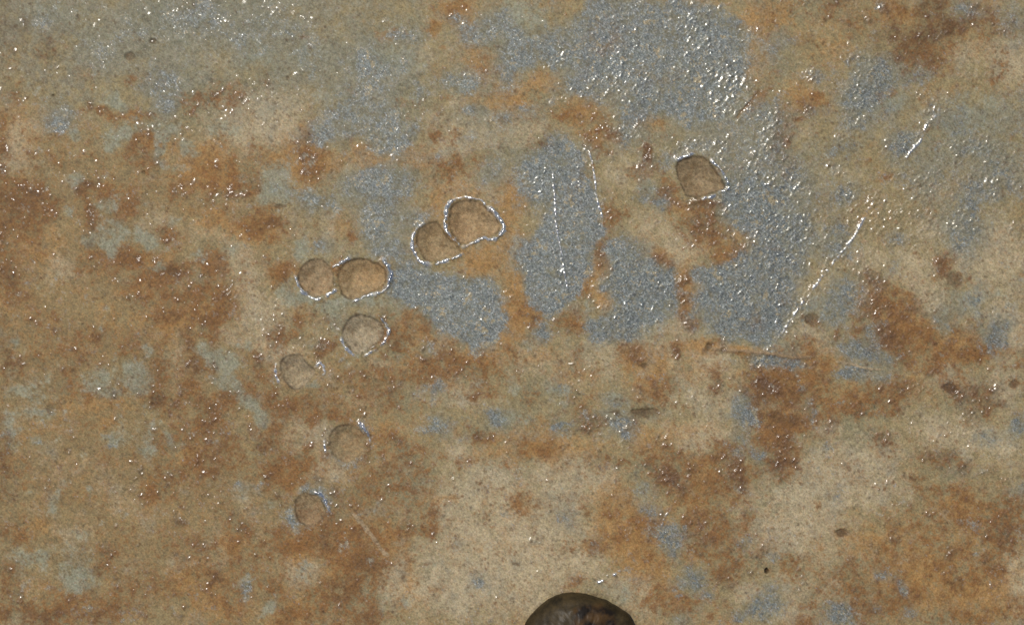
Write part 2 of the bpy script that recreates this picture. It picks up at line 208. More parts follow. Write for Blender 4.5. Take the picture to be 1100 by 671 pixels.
# --- dark brown stain
ell('D', 'A0', [(270,600,26,22,.6),(10,520,16,60,.5),(150,160,20,50,.5),(185,415,22,14,.5),(80,80,40,30,.4),(60,640,120,34,.3),(320,355,40,8,.5),(480,440,36,14,.35),(0,60,40,100,.3)])
ell('D', 'A1', [(35,245,22,18,.4),(420,465,40,14,.2),(205,440,20,20,.2),(725,125,30,12,.3)])
ell('D', 'A2', [(420,500,10,26,.6),(110,470,26,36,.45),(225,375,12,12,.6)])
ell('D', 'A3', [(570,90,100,50,.5,-20),(550,200,34,26,.45),(440,170,70,40,.35),(500,30,60,30,.4),(735,230,14,22,.5),(230,490,40,14,.4),(380,100,80,40,.25),(100,130,60,30,.25),(230,10,40,20,.4),(200,540,40,8,.4),(320,590,12,10,.4),(800,370,40,16,.2)])
ell('D', 'B0', [(30,230,40,40,.4),(190,390,40,20,.4),(560,205,40,16,.6),(430,150,40,16,.4),(550,340,40,14,.5,35),(300,60,12,50,.5),(500,620,24,18,.6),(520,520,24,24,.4),(620,510,24,30,.5),(20,500,40,60,.3),(310,410,26,18,.4),(640,350,60,18,.4),(170,640,30,16,.5),(670,640,24,30,.5),(20,30,60,60,.3),(10,390,24,36,.3)])
ell('D', 'B1', [(35,50,40,22,.5),(440,440,50,24,.3),(440,20,30,20,.3),(560,60,14,40,.2)])
ell('D', 'B2', [(800,580,30,30,.5),(62,350,14,18,.6),(425,505,14,14,.7),(630,445,11,9,.9),(680,455,9,7,.8),(430,650,46,11,.95),(480,595,34,10,.4),(340,660,40,6,.8),(290,140,10,30,.4)])
ell('D', 'B3', [(380,400,50,40,.4),(430,480,20,20,.5),(40,590,80,60,.4),(590,205,26,40,.25),(140,355,20,16,.4),(590,580,20,12,.5),(735,415,20,26,.45),(795,565,14,12,.5),(210,525,5,5,.7),(320,520,10,6,.7),(480,265,20,6,.5),(700,600,40,30,.3),(80,450,26,14,.3,-40),(230,130,20,24,.3)])
ell('D', 'C0', [(320,318,11,7,.8),(370,525,16,10,.7),(20,560,30,30,.3),(690,90,40,50,.3),(580,340,24,24,.3),(100,640,120,30,.4),(340,630,100,24,.35),(10,150,20,160,.3),(135,180,14,12,.5),(195,15,24,10,.4),(310,500,16,30,.3),(680,520,30,20,.4)])
ell('D', 'C1', [(360,480,40,40,.45),(270,560,36,36,.5),(235,400,20,30,.4),(40,90,50,20,.4),(685,425,6,5,.8),(728,412,5,7,.7),(753,592,6,5,.7),(468,515,8,10,.6),(705,633,8,8,.6),(445,552,7,8,.5),(575,310,20,16,.35),(380,640,50,30,.3),(410,175,20,14,.3),(720,65,40,8,.4)])
ell('D', 'C2', [(720,200,36,50,.5),(520,180,40,30,.4),(440,395,20,26,.4),(150,170,16,10,.4),(25,458,10,6,.6),(600,530,20,18,.4),(680,140,30,16,.35),(540,210,20,20,.3),(820,20,30,20,.4),(590,150,10,10,.3),(270,415,20,10,.3)])
ell('D', 'C3', [(40,12,100,20,.5),(30,150,40,20,.3),(240,372,22,10,.75),(465,209,11,8,.8),(515,240,10,10,.4),(630,520,20,24,.5),(345,630,20,14,.5),(600,550,30,24,.3),(280,520,30,20,.4),(750,380,30,40,.4),(415,565,12,16,.3),(680,270,40,20,.3)])
# --- dark pin spots
ell('K', 'A0', [(418,180,19,15,.75),(493,132,12,10,.75),(250,62,10,16,.5),(462,552,6,5,.8),(173,308,6,4,.8)])
ell('K', 'A1', [(148,122,9,9,.5),(412,232,10,10,.4),(70,318,7,4,.5),(75,665,16,8,.7),(100,252,6,8,.6),(650,500,8,12,.5),(635,540,8,8,.6),(605,550,6,8,.5),(580,430,14,8,.5),(660,435,12,6,.5),(670,555,8,8,.5),(600,370,10,8,.5),(325,298,8,6,.5),(575,570,8,14,.5),(630,575,8,12,.5),(245,552,14,6,.5,-50)])
ell('K', 'B0', [(690,500,3,3,.7),(490,628,8,8,.6)])
ell('K', 'B3', [(140,355,22,19,.85),(600,228,26,30,.8,-25),(588,578,24,17,.85,15),(795,565,17,13,.85),(100,440,26,12,.4,-30)])
ell('K', 'B2', [(410,652,26,9,.9,5),(455,650,20,9,.85),(425,505,11,11,.6),(632,445,10,9,.9),(680,455,9,7,.9)])
ell('K', 'C3', [(240,372,24,11,.8)])
ell('G', 'B3', [(735,405,32,46,.97,20)])
ell('S', 'B3', [(165,225,13,240,.95,35),(790,100,20,60,.3)])
ell('S', 'A3', [(490,420,12,90,.9,35)])
ell('K', 'C1', [(285,520,4,4,.6)])
# --- pale dusty beige
ell('P', 'A0', [(80,430,60,60,.5),(60,520,50,30,.45),(780,340,80,60,.6),(700,410,70,50,.5),(80,395,14,10,.8),(370,70,60,50,.3),(660,210,80,40,.35),(770,470,50,50,.4)])
ell('P', 'A1', [(80,360,110,70,.65),(60,430,110,40,.6),(640,320,30,24,.7),(460,250,50,30,.4),(540,400,60,40,.3),(650,470,120,60,.55),(750,400,60,50,.35),(320,20,60,30,.3),(560,170,90,60,.35),(680,600,120,50,.45),(400,310,60,20,.3),(340,540,60,30,.4)])
ell('P', 'A2', [(30,30,50,40,.4),(60,400,80,50,.35),(40,450,50,60,.3),(350,560,60,60,.4),(450,560,80,30,.4),(40,280,60,40,.3)])
ell('P', 'A3', [(780,220,60,60,.7),(640,180,60,40,.45),(730,150,80,40,.35),(180,180,80,60,.3),(100,420,60,60,.3),(560,600,60,60,.4),(270,570,40,30,.5),(170,600,60,40,.35),(700,330,60,40,.2)])
ell('P', 'B0', [(190,195,45,35,.75),(770,170,60,60,.5),(800,230,50,60,.65),(740,400,60,30,.5),(520,50,60,30,.3),(640,250,30,30,.3),(560,500,40,60,.3),(680,90,80,50,.4),(600,420,40,40,.3),(780,330,60,50,.4)])
ell('P', 'B1', [(190,60,90,50,.4),(60,330,60,60,.5),(120,470,60,40,.4),(30,440,50,60,.5),(610,450,60,40,.5),(620,590,120,26,.45),(690,620,120,20,.5),(400,500,40,26,.5),(330,610,60,30,.3),(640,540,60,40,.3),(220,540,40,30,.3)])
ell('P', 'B2', [(430,50,90,60,.55),(540,130,70,60,.65),(250,510,110,90,.45),(60,500,70,40,.5),(640,560,80,110,.5),(490,400,110,60,.45),(700,600,50,50,.4),(310,470,60,60,.35),(490,470,50,50,.5),(780,500,30,20,.2),(650,500,60,50,.5),(560,610,70,40,.4)])
ell('P', 'B3', [(730,150,130,110,.65),(470,200,100,60,.6),(510,280,50,50,.7),(720,330,90,70,.55),(770,420,60,60,.55),(590,560,70,50,.55),(120,400,60,40,.65),(200,450,60,20,.5),(560,520,80,30,.35),(160,260,70,50,.35),(320,160,90,60,.35),(770,570,60,80,.5),(500,80,90,60,.3)])
ell('P', 'C0', [(250,380,60,40,.45),(70,40,90,60,.2),(700,420,60,60,.5),(790,290,40,60,.35),(420,300,60,60,.25),(545,470,20,26,.4),(350,280,60,40,.25),(200,160,120,70,.25)])
ell('P', 'C1', [(245,180,60,36,.7),(700,240,120,110,.75),(690,400,130,110,.8),(530,480,70,60,.5),(440,540,70,60,.65),(650,560,160,90,.7),(160,510,50,50,.6),(790,330,60,160,.75),(640,110,60,40,.6),(130,60,70,60,.45),(80,470,40,40,.4),(440,40,50,24,.4),(780,470,60,120,.7),(40,350,60,40,.2),(540,600,90,60,.4),(190,60,50,40,.3)])
ell('P', 'C2', [(200,220,110,80,.7),(40,400,90,110,.75),(150,460,110,90,.7),(100,370,90,70,.6),(230,480,60,60,.6),(40,560,80,80,.6),(120,170,60,60,.5),(620,70,80,40,.7),(580,60,60,40,.5),(350,560,60,60,.6),(760,570,50,30,.65),(790,400,60,50,.4),(270,190,70,60,.4),(430,620,60,50,.35),(280,370,60,50,.3),(770,300,60,60,.45),(430,530,40,30,.4),(150,80,40,14,.3),(520,30,60,20,.3)])
ell('P', 'C3', [(130,260,140,110,.8),(230,180,120,80,.65),(60,340,90,60,.6),(160,420,110,70,.55),(560,40,120,50,.6),(700,90,130,50,.65),(320,140,120,60,.5),(100,560,80,60,.55),(330,260,80,60,.4),(780,560,60,90,.4),(770,460,60,60,.5),(210,560,40,50,.4),(400,240,60,40,.35),(60,640,80,40,.4),(180,30,60,30,.4)])
# --- tan-brown ground tint (broad)
ell('T', 'A0', [(0,300,260,700,.55),(300,640,420,200,.6),(700,520,220,150,.5)])
ell('T', 'B0', [(250,330,520,420,.85)])
ell('T', 'C0', [(300,300,560,420,.85),(800,600,260,260,.5)])
ell('T', 'C1', [(200,300,300,360,.6)])
ell('T', 'B1', [(350,560,420,120,.45),(60,40,160,100,.4)])
ell('T', 'C3', [(640,420,320,280,.45),(350,600,240,120,.4)])
ell('T', 'A3', [(520,110,200,120,.6),(250,60,300,90,.35)])
ell('T', 'B3', [(460,440,260,130,.5),(100,600,200,110,.5)])
ell('T', 'C2', [(640,350,240,260,.45)])
# --- where wet grains glitter
ell('S', 'A0', [(600,30,90,50,.45),(70,70,40,20,.5),(150,215,40,14,.7),(80,160,40,10,.6),(50,240,40,8,.5),(320,350,50,18,.5),(320,100,30,20,.3),(690,90,60,50,.4),(760,300,70,50,.45),(100,610,60,16,.9),(20,520,14,60,.6),(270,590,50,30,.4),(580,600,40,40,.3),(720,630,60,40,.5),(490,410,60,30,.3),(350,200,30,10,.4),(680,350,70,30,.3)])
ell('S', 'A1', [(80,40,70,40,.7),(20,25,40,20,.6),(140,225,40,16,.6),(95,290,50,16,.5),(5,370,12,10,.7),(740,385,22,14,1.),(525,325,16,14,.7),(180,540,40,60,.3),(715,195,20,14,.7),(430,430,60,60,.3),(480,370,14,14,.5),(420,130,30,10,.4)])
ell('S', 'A2', [(350,270,110,60,.75),(585,60,30,40,.9),(700,270,60,80,.9),(690,340,50,30,1.),(560,230,110,40,.55),(600,120,60,60,.6),(320,180,60,80,.5),(420,110,60,60,.4),(155,180,20,60,.7),(140,320,40,14,.5),(380,420,50,30,.8),(430,540,20,30,.9),(210,480,50,30,.6),(670,560,26,60,.7),(620,470,70,26,.7),(800,560,50,90,.55),(560,540,20,40,.6),(700,640,60,40,.5),(100,610,60,60,.6),(215,610,16,50,.5),(460,480,40,30,.4),(620,650,60,14,.6),(780,100,30,14,.6),(300,430,60,60,.35),(520,640,30,20,.4)])
ell('S', 'A3', [(145,245,28,20,1.),(270,185,28,12,1.),(340,220,22,40,1.),(340,320,20,40,1.,20),(290,290,50,60,.7),(275,395,40,24,1.,-40),(235,440,14,26,.9),(125,362,16,16,1.),(320,60,10,30,.9,-30),(122,8,12,10,.9),(365,20,10,16,1.),(545,115,20,14,.7),(495,310,24,18,.9),(540,350,50,20,1.,-40),(420,475,40,30,1.),(405,560,26,22,1.),(465,570,30,30,.8),(320,600,14,14,1.),(250,630,34,24,1.),(355,650,24,14,1.),(210,550,30,12,.8),(690,610,50,50,.95),(620,490,40,50,.8),(770,590,70,20,.8),(720,510,80,60,.55),(520,600,70,40,.6),(60,590,90,60,.8),(10,420,40,80,.8),(640,600,40,40,.5),(740,100,20,10,.5),(700,40,50,20,.35),(640,240,40,10,.4)])
ell('S', 'B0', [(10,100,20,18,.95),(295,30,16,50,.7),(460,165,34,12,.8),(540,100,16,16,.8),(370,235,20,10,.7),(310,400,30,18,.7),(650,380,16,30,.9),(580,440,12,40,.6),(665,530,24,36,1.),(790,480,20,26,.8),(430,440,24,14,.6),(250,485,22,8,.7),(60,490,20,24,.5),(340,490,24,14,.5),(490,628,14,14,.9),(530,535,24,20,.6),(680,640,26,24,.9),(750,280,36,36,.6),(160,10,20,12,.6),(770,590,26,16,.7),(180,655,14,10,.8),(650,280,60,30,.3),(370,285,12,10,.6),(440,290,20,20,.5),(330,590,40,30,.4),(560,600,60,60,.25)])
ell('S', 'B1', [(60,540,20,20,.7),(10,480,14,16,.9),(60,400,60,60,.55),(30,330,40,40,.4),(180,400,50,50,.35),(205,490,20,40,.9),(225,520,20,20,1.),(405,360,12,20,1.),(410,430,26,20,.9),(70,540,14,20,.9),(440,575,24,16,.9),(650,330,110,80,.35),(230,410,60,30,.5),(100,630,50,30,.4),(640,510,60,40,.4),(540,500,60,50,.3),(320,560,50,40,.25),(770,300,40,60,.3),(270,370,30,20,.3),(640,560,20,14,.6),(350,570,20,60,.3)])
ell('S', 'B2', [(150,180,90,150,.55),(400,250,140,60,.6),(450,220,26,30,.7),(370,340,60,60,.8),(350,400,20,30,1.),(540,220,30,40,.7),(550,295,20,16,.8),(760,10,90,12,1.),(720,260,50,40,1.),(760,220,60,60,.7),(685,390,14,50,.9),(770,350,40,40,.5),(470,170,40,20,.5),(280,30,30,50,.5),(210,570,60,60,.45),(230,520,14,20,.8),(340,540,14,20,.7),(410,600,8,14,.9),(410,470,24,20,.6),(530,460,14,24,.5),(800,490,34,20,1.),(545,585,12,12,.7),(60,530,50,40,.5),(800,570,40,40,.4),(660,560,26,40,.4),(640,60,70,50,.3),(360,300,90,120,.3),(570,370,40,20,.5),(300,350,30,40,.3)])
ell('S', 'B3', [(60,60,110,60,.95),(130,80,30,20,1.),(60,180,80,90,.8),(20,130,60,60,.7),(310,30,60,50,.7),(460,30,150,50,.75),(600,60,60,40,.8),(620,15,130,20,.7),(605,140,26,24,.9),(545,185,18,34,.9),(515,305,40,24,.95),(320,290,26,12,1.),(335,255,40,50,.6),(320,215,12,22,.8),(375,400,22,22,.9),(350,340,26,16,.6),(540,40,50,60,.5),(440,110,60,40,.4),(690,340,30,10,.4),(740,570,18,24,.95),(700,620,40,40,.7),(480,580,40,20,.85),(375,610,16,14,.8),(45,290,26,18,.5),(520,320,20,14,.7),(280,180,60,40,.4),(15,580,14,12,.7),(290,640,40,16,.5),(620,600,14,10,.6),(590,600,90,40,.3),(760,365,30,20,.5),(750,300,60,60,.2),(40,370,30,30,.5)])
ell('S', 'C0', [(235,65,12,34,1.,15),(495,40,20,14,1.),(350,22,26,14,.8),(520,190,30,16,.9),(560,190,20,26,.8),(535,222,14,8,1.),(450,190,14,24,.8),(450,150,30,14,.7),(630,145,20,14,1.),(640,180,26,14,.8),(585,45,12,12,.8),(690,10,20,14,.9),(770,50,20,30,.8),(805,50,14,30,.7),(690,110,30,50,.6),(15,210,12,8,1.),(155,220,20,14,.7),(250,245,12,16,.8),(360,250,16,30,.7),(425,255,20,20,.8),(575,325,26,24,1.),(662,352,14,10,1.),(650,410,30,26,1.),(338,430,24,24,1.),(480,480,8,26,.9),(678,525,14,20,1.),(55,580,22,26,.9),(35,490,12,30,.8),(285,280,14,14,.7),(255,150,16,14,.5),(345,160,12,8,.7),(600,440,40,30,.4),(380,200,12,10,.7),(780,360,40,50,.4),(10,270,14,10,.6),(470,655,24,14,.5),(200,655,40,14,.4),(600,620,60,30,.3),(560,380,20,20,.5),(480,250,20,20,.5),(640,270,60,40,.3)])
ell('S', 'C1', [(355,40,14,60,1.,-15),(360,130,16,30,.7),(222,90,10,40,.9),(30,185,16,14,.9),(220,225,26,20,1.),(242,270,12,60,1.),(180,90,16,16,.7),(490,355,20,16,.95),(465,88,18,10,.9),(650,205,26,10,.7),(330,350,30,12,.6),(265,540,10,10,.8),(275,595,26,14,.8),(740,65,30,14,.8),(435,70,20,14,.6),(640,125,30,16,.4),(70,270,12,20,.5),(405,250,12,14,.4),(610,280,20,14,.5),(570,435,10,10,.6),(110,30,40,30,.5),(670,370,16,14,.4),(190,200,20,30,.4),(530,70,20,20,.4),(750,600,20,40,.3),(812,100,12,40,.6),(40,120,30,30,.3),(600,420,30,30,.25)])
ell('S', 'C2', [(350,20,46,22,1.),(245,30,40,26,.8),(275,80,12,50,.9),(350,90,14,60,.6),(330,190,16,22,1.),(545,240,10,18,1.),(575,170,14,26,.9,20),(490,320,24,14,.95,-50),(510,190,30,26,.7),(700,180,40,40,.85),(690,140,30,20,.6),(255,560,20,10,1.),(320,512,36,9,1.,-30),(285,532,14,8,1.),(120,500,14,20,.8),(760,300,26,12,.8),(720,510,50,30,.5),(610,390,40,60,.5),(690,560,40,40,.45),(320,250,20,14,.5),(120,200,30,20,.5),(775,385,20,12,.6),(490,80,24,20,.7),(10,100,12,30,.6),(130,370,20,40,.4),(760,500,10,10,.6),(800,430,30,30,.3),(60,440,30,50,.3),(500,400,20,20,.4),(620,340,12,10,.5),(430,160,20,10,.5),(210,640,30,20,.3)])
ell('S', 'C3', [(380,75,16,24,.95),(288,60,8,16,.95),(460,20,10,16,.95),(640,30,24,50,.8),(650,65,10,20,.9),(495,125,30,22,.9),(570,130,30,16,.8),(632,155,18,12,.95),(600,170,60,10,.7),(720,178,36,8,1.),(775,200,50,9,1.,-15),(395,175,14,12,1.),(390,213,10,10,1.),(360,260,12,30,.95),(350,225,14,20,.7),(510,318,10,8,1.),(285,350,8,30,1.),(95,398,7,12,1.),(415,400,14,8,.95),(580,440,22,20,.95),(810,560,20,34,.95),(215,175,16,10,.9),(430,285,20,10,.6),(760,390,16,14,.7),(690,450,20,14,.5),(585,625,10,20,.7),(410,190,20,20,.6),(100,560,14,50,.4),(40,110,40,60,.35),(20,160,20,20,.5),(400,340,20,20,.5),(770,140,20,20,.6),(790,90,20,12,.5),(700,220,40,20,.4),(205,30,26,16,.5),(310,190,60,60,.3),(610,510,40,30,.3),(730,350,40,20,.4),(560,60,80,30,.4)])

# ---------------------------------------------------------------- dents, their lips, scratches (survey units)
def smooth(pts, closed, n=5):
    out = []
    N = len(pts)
    rngi = range(N) if closed else range(N - 1)
    for i in rngi:
        g = (lambda k: pts[k % N]) if closed else (lambda k: pts[min(max(k, 0), N - 1)])
        p0, p1, p2, p3 = g(i - 1), g(i), g(i + 1), g(i + 2)
        for j in range(n):
            t = j / n
            out.append(tuple(0.5 * ((2 * p1[a]) + (-p0[a] + p2[a]) * t + (2 * p0[a] - 5 * p1[a] + 4 * p2[a] - p3[a]) * t * t + (-p0[a] + 3 * p1[a] - 3 * p2[a] + p3[a]) * t ** 3) for a in (0, 1)))
    if not closed: out.append(pts[-1])
    return out

def chaikin(pts, it=3):
    for _ in range(it):
        q = []
        for i in range(len(pts)):
            a, b = pts[i], pts[(i + 1) % len(pts)]
            q += [(.75 * a[0] + .25 * b[0], .75 * a[1] + .25 * b[1]), (.25 * a[0] + .75 * b[0], .25 * a[1] + .75 * b[1])]
        pts = q
    return pts

def cv(s, ox, oy, pts): return [(ox + a / s, oy + b / s) for a, b in pts]

# outline, depth, wall width, floor colour (None = stained like the sheet), label; lips: (points, half width, height, metal)
DENTS = [
 dict(o=cv(8.39,700,150,[(225,205),(300,165),(425,145),(490,165),(545,225),(590,290),(640,360),(672,440),(590,462),(480,500),(410,528),(330,510),(290,470),(250,380),(225,290)]),
      depth=9, wall=10, tint=(.235,.165,.09), k=.85, label='isolated squarish brown dent in the grey metal at upper right',
      lips=[(cv(8.39,700,150,[(530,170),(565,215),(610,250),(645,310),(675,365),(690,410),(680,445),(630,478)]),1.5,2.2),
            (cv(8.39,700,150,[(235,190),(270,165),(330,150),(400,132)]),1.3,1.5),
            (cv(8.39,700,150,[(450,530),(520,515),(575,500)]),1.6,.9)]),
 dict(o=cv(6.707,430,195,[(345,330),(350,230),(375,165),(440,132),(540,132),(600,165),(680,240),(718,320),(708,368),(640,398),(560,408),(460,455),(400,420)]),
      depth=9, wall=9, tint=(.36,.245,.13), k=.75, label='largest dent, orange-brown with a thick silver rim all round, upper of the top pair',
      lips=[(cv(6.707,430,195,[(405,125),(372,140),(338,180),(326,250),(322,330),(350,380),(400,430),(455,470)]),1.9,2.6),
            (cv(6.707,430,195,[(455,470),(530,438),(600,412),(640,420),(700,402),(742,355),(738,310),(700,255),(660,208),(620,178)]),2.0,2.8),
            (cv(6.707,430,195,[(620,178),(570,130),(480,115),(405,125)]),1.2,1.2)]),
 dict(o=cv(6.707,430,195,[(260,275),(180,300),(118,345),(108,430),(140,525),(200,575),(240,585),(330,550),(425,518),(440,480),(380,432),(325,380),(290,320)]),
      depth=9, wall=10, tint=(.27,.19,.10), k=.8, label='half-round brown dent tucked under the lower left of the largest dent',
      lips=[(cv(6.707,430,195,[(160,300),(120,335),(90,385),(82,450),(105,525),(145,570),(230,602)]),1.7,1.5),
            (cv(6.707,430,195,[(230,602),(310,578),(400,542),(450,515)]),1.8,2.2)]),
 dict(o=cv(7.857,300,260,[(150,280),(175,210),(240,150),(310,130),(380,150),(430,210),(462,290),(455,370),(380,430),(320,472),(270,468),(210,420),(162,340)]),
      depth=7, wall=9, tint=(.32,.225,.13), k=.7, label='left dent of the middle pair, round tan floor, silver only at lower left',
      lips=[(cv(7.857,300,260,[(142,290),(155,345),(190,410),(235,455)]),1.6,2.0),
            (cv(7.857,300,260,[(395,452),(440,425),(485,400)]),1.7,1.9),
            (cv(7.857,300,260,[(235,455),(300,487),(360,470)]),1.1,.9)]),
 dict(o=cv(7.857,300,260,[(500,230),(560,160),(640,132),(740,142),(820,180),(895,230),(908,290),(880,375),(780,425),(650,478),(600,488),(530,440),(500,370),(488,300)]),
      depth=9, wall=10, tint=(.36,.24,.12), k=.65, label='right dent of the middle pair, amber floor and bright crescent rim at right',
      lips=[(cv(7.857,300,260,[(860,140),(890,170),(925,215),(942,270),(925,350),(895,400),(850,425),(800,440)]),2.0,2.8),
            (cv(7.857,300,260,[(800,440),(740,448),(680,480),(620,497)]),1.5,1.6),
            (cv(7.857,300,260,[(452,215),(470,202),(530,172),(590,122)]),1.5,2.0)]),
 dict(o=cv(6.707,290,325,[(520,200),(540,140),(590,95),(650,80),(740,100),(800,150),(830,210),(800,270),(730,320),(670,368),(600,368),(550,310),(515,250)]),
      depth=6.5, wall=9, tint=(.33,.265,.17), k=.85, label='pale beige rounded dent directly below the middle pair',
      lips=[(cv(6.707,290,325,[(780,90),(830,158),(862,200),(850,235)]),1.7,2.3),
            (cv(6.707,290,325,[(850,235),(800,305),(740,350),(680,385)]),1.3,.9),
            (cv(6.707,290,325,[(508,255),(530,300),(570,350),(610,382)]),1.4,1.1)]),
 dict(o=cv(6.707,290,325,[(65,450),(90,390),(160,365),(228,360),(250,410),(290,450),(330,470),(318,530),(260,588),(210,628),(150,618),(100,560)]),
      depth=5.5, wall=8, tint=(.30,.235,.145), k=.85, label='pear-shaped dull beige dent, the leftmost, with glitter at its right',
      lips=[(cv(6.707,290,325,[(335,455),(360,435),(395,485),(385,520)]),1.5,1.5),
            (cv(6.707,290,325,[(45,430),(38,500),(65,575)]),1.3,.9)]),
 dict(o=cv(4.793,300,440,[(250,150),(280,90),(340,65),(400,85),(450,140),(440,200),(400,245),(350,280),(300,260),(255,210)]),
      depth=4.5, wall=7, tint=(.25,.185,.105), k=.5, label='faint round brown dent in the rust, second lowest of the row',
      lips=[(cv(4.793,300,440,[(405,60),(430,85),(455,125),(468,170)]),1.6,1.2),
            (cv(4.793,300,440,[(232,160),(236,220)]),1.4,.8)]),
 dict(o=cv(4.793,300,440,[(75,500),(90,450),(130,425),(190,440),(240,490),(245,540),(200,590),(150,608),(90,570)]),
      depth=4.5, wall=7, tint=(.27,.19,.105), k=.6, label='lowest dent, small and brown with pale blue metal at its upper right edge',
      lips=[(cv(4.793,300,440,[(170,425),(215,440),(250,485),(262,530)]),1.8,1.1)]),
]
# name, points, half width, height (negative = groove), metal amount, colour tint or None, label
SCRATCHES = [
 ('long bright scratch down the grey patch left of centre', [(593,180),(594,192),(596,214),(597,235),(601,262),(605,285),(608,302),(610,316)], .9, .9, 1., None),
 ('short silver scratch just right of the long bright scratch', [(630,158),(635,172),(639,190),(641,212),(645,226),(648,236)], 1.0, .9, 1., None),
 ('dotted silver scratch running down to the left at right', [(944,205),(930,230),(916,256),(900,275),(888,291),(873,310),(858,330),(846,348),(833,368)], 1.5, 1.1, .9, None),
 ('glittering diagonal scratch at upper right', [(1010,115),(1003,126),(992,140),(988,152),(978,162),(970,173)], 1.5, 1.1, .9, None),
 ('raised tan streak below the grey patches right of centre', [(757,372),(776,376),(806,377),(835,381),(858,384),(880,381)], 2.2, 1.4, 0., (.27,.185,.10)),
 ('thin pale streak across the small grey patch at right', [(896,388),(910,390),(930,395),(950,397)], 1.5, .8, 0., (.33,.25,.15)),
 ('pale raised streak slanting down right at lower left', [(377,549),(386,559),(395,570),(404,582),(411,591),(420,597)], 3.2, 1.6, 0., (.36,.265,.155)),
 ('shallow brown gouge beside the bright grey metal at top right', [(817,96),(808,107),(797,119),(790,128)], 1.8, -1.2, 0., (.2,.13,.06)),
 ('bright nick in the sheet just above the dark pebble', [(666,612),(659,618)], 1.3, 1.6, 1., None),
 ('small bright nick nearer the dark pebble', [(649,622),(642,626)], 1.5, 1.8, 1., None),
 ('short bright mark on the rust right of the pale area', [(719,548),(713,556),(710,566)], .9, .9, .8, None),
]

# ---------------------------------------------------------------- height field and masks on one grid
def axis(n_px, dense=55, ext=620):
    a = np.arange(-dense, n_px + dense + .1, 1.0)
    o = []; s = 1.5; p = 0
    while p < ext:
        p += s; o.append(p); s *= 1.35
    o = np.array(o)
    return np.concatenate([(-dense - o)[::-1], a, n_px + dense + o])
gx = axis(1100); gy = axis(671)
NX, NY = len(gx), len(gy)
X, Y = np.meshgrid(gx, gy)
X = X.astype(np.float32); Y = Y.astype(np.float32)

def samp(L, x, y):
    A = LAY[L]
    x = np.clip(x + M0, 0, RW - 2.01); y = np.clip(y + M0, 0, RH - 2.01)
    xi = x.astype(int); yi = y.astype(int)
    fx = x - xi; fy = y - yi
    return (A[yi, xi] * (1 - fx) + A[yi, xi + 1] * fx) * (1 - fy) + (A[yi + 1, xi] * (1 - fx) + A[yi + 1, xi + 1] * fx) * fy

w1x = fbm(X, Y, 20, 4, 1) * 4.5 + fbm(X, Y, 6, 2, 5) * 2.2
w1y = fbm(X, Y, 20, 4, 2) * 4.5 + fbm(X, Y, 6, 2, 6) * 2.2
XW, YW = X + w1x, Y + w1y
edge = fbm(X, Y, 13, 5, 3, .7)
edge2 = fbm(X, Y, 20, 5, 4, .65)
edge3 = fbm(X, Y, 9, 4, 7, .7)
fine = fbm(X, Y, 3.0, 3, 8, .8)
fine2 = fbm(X, Y, 2.2, 2, 9, .8)
grain = rng.normal(0, 1, X.shape).astype(np.float32)
clump = fbm(X, Y, 45, 5, 10, .6)

inner = ((X > -60) & (X < 1160) & (Y > -60) & (Y < 731)).astype(np.float32)
off = 1 - sstep(0, 80, np.minimum(np.minimum(X + 40, 1140 - X), np.minimum(Y + 40, 711 - Y)))
off = np.clip(off, 0, 1)
def boxblur(A, n, it=2):
    for _ in range(it):
        for ax in (0, 1):
            p = np.concatenate([np.repeat(A.take([0], ax), n + 1, ax), A, np.repeat(A.take([-1], ax), n, ax)], ax)
            c = np.cumsum(p.astype(np.float64), ax)
            L = A.shape[ax]
            A = ((c.take(range(2 * n + 1, 2 * n + 1 + L), ax) - c.take(range(0, L), ax)) / (2 * n + 1)).astype(np.float32)
    return A
LAY['g'] = boxblur(LAY['G'], 7); LAY['r'] = boxblur(LAY['R'], 5)
g1 = fbm(X, Y, 13, 6, 35, .75) * 7; g2 = fbm(X, Y, 13, 6, 36, .75) * 7
rawGb = samp('g', X + g1, Y + g2); rawRb = samp('r', XW, YW)
rawG = samp('G', X + g1, Y + g2); rawB = samp('B', XW, YW); rawR = samp('R', XW, YW); rawO = samp('O', XW, YW)
rawD = samp('D', XW, YW); rawP = samp('P', XW, YW); rawT = samp('T', XW, YW); rawS = samp('S', X + w1x * .3, Y + w1y * .3)
rawK = samp('K', X + w1x * .15, Y + w1y * .15)
gain = lambda v, p: 1 - (1 - np.clip(v, 0, .999)) ** p
rawG = gain(rawG, 1.6); rawB = gain(rawB, 1.5); rawR = gain(rawR, 1.5); rawO = gain(rawO, 1.6)
rawD = gain(rawD, 1.5); rawP = gain(rawP, 1.4); rawS = gain(rawS, 1.3)
# beyond the surveyed part the same stains go on at random
rawG += off * np.clip(fbm(X, Y, 60, 4, 40) * .9 - .1, 0, .8)
rawR += off * np.clip(fbm(X, Y, 50, 4, 41) * .9 + .1, 0, .7)
rawO += off * np.clip(fbm(X, Y, 60, 4, 42) * .8, 0, .6)
rawP += off * np.clip(fbm(X, Y, 70, 4, 43) * .8, 0, .6)
rawS += off * np.clip(fbm(X, Y, 30, 4, 44) * .8 - .2, 0, .6)

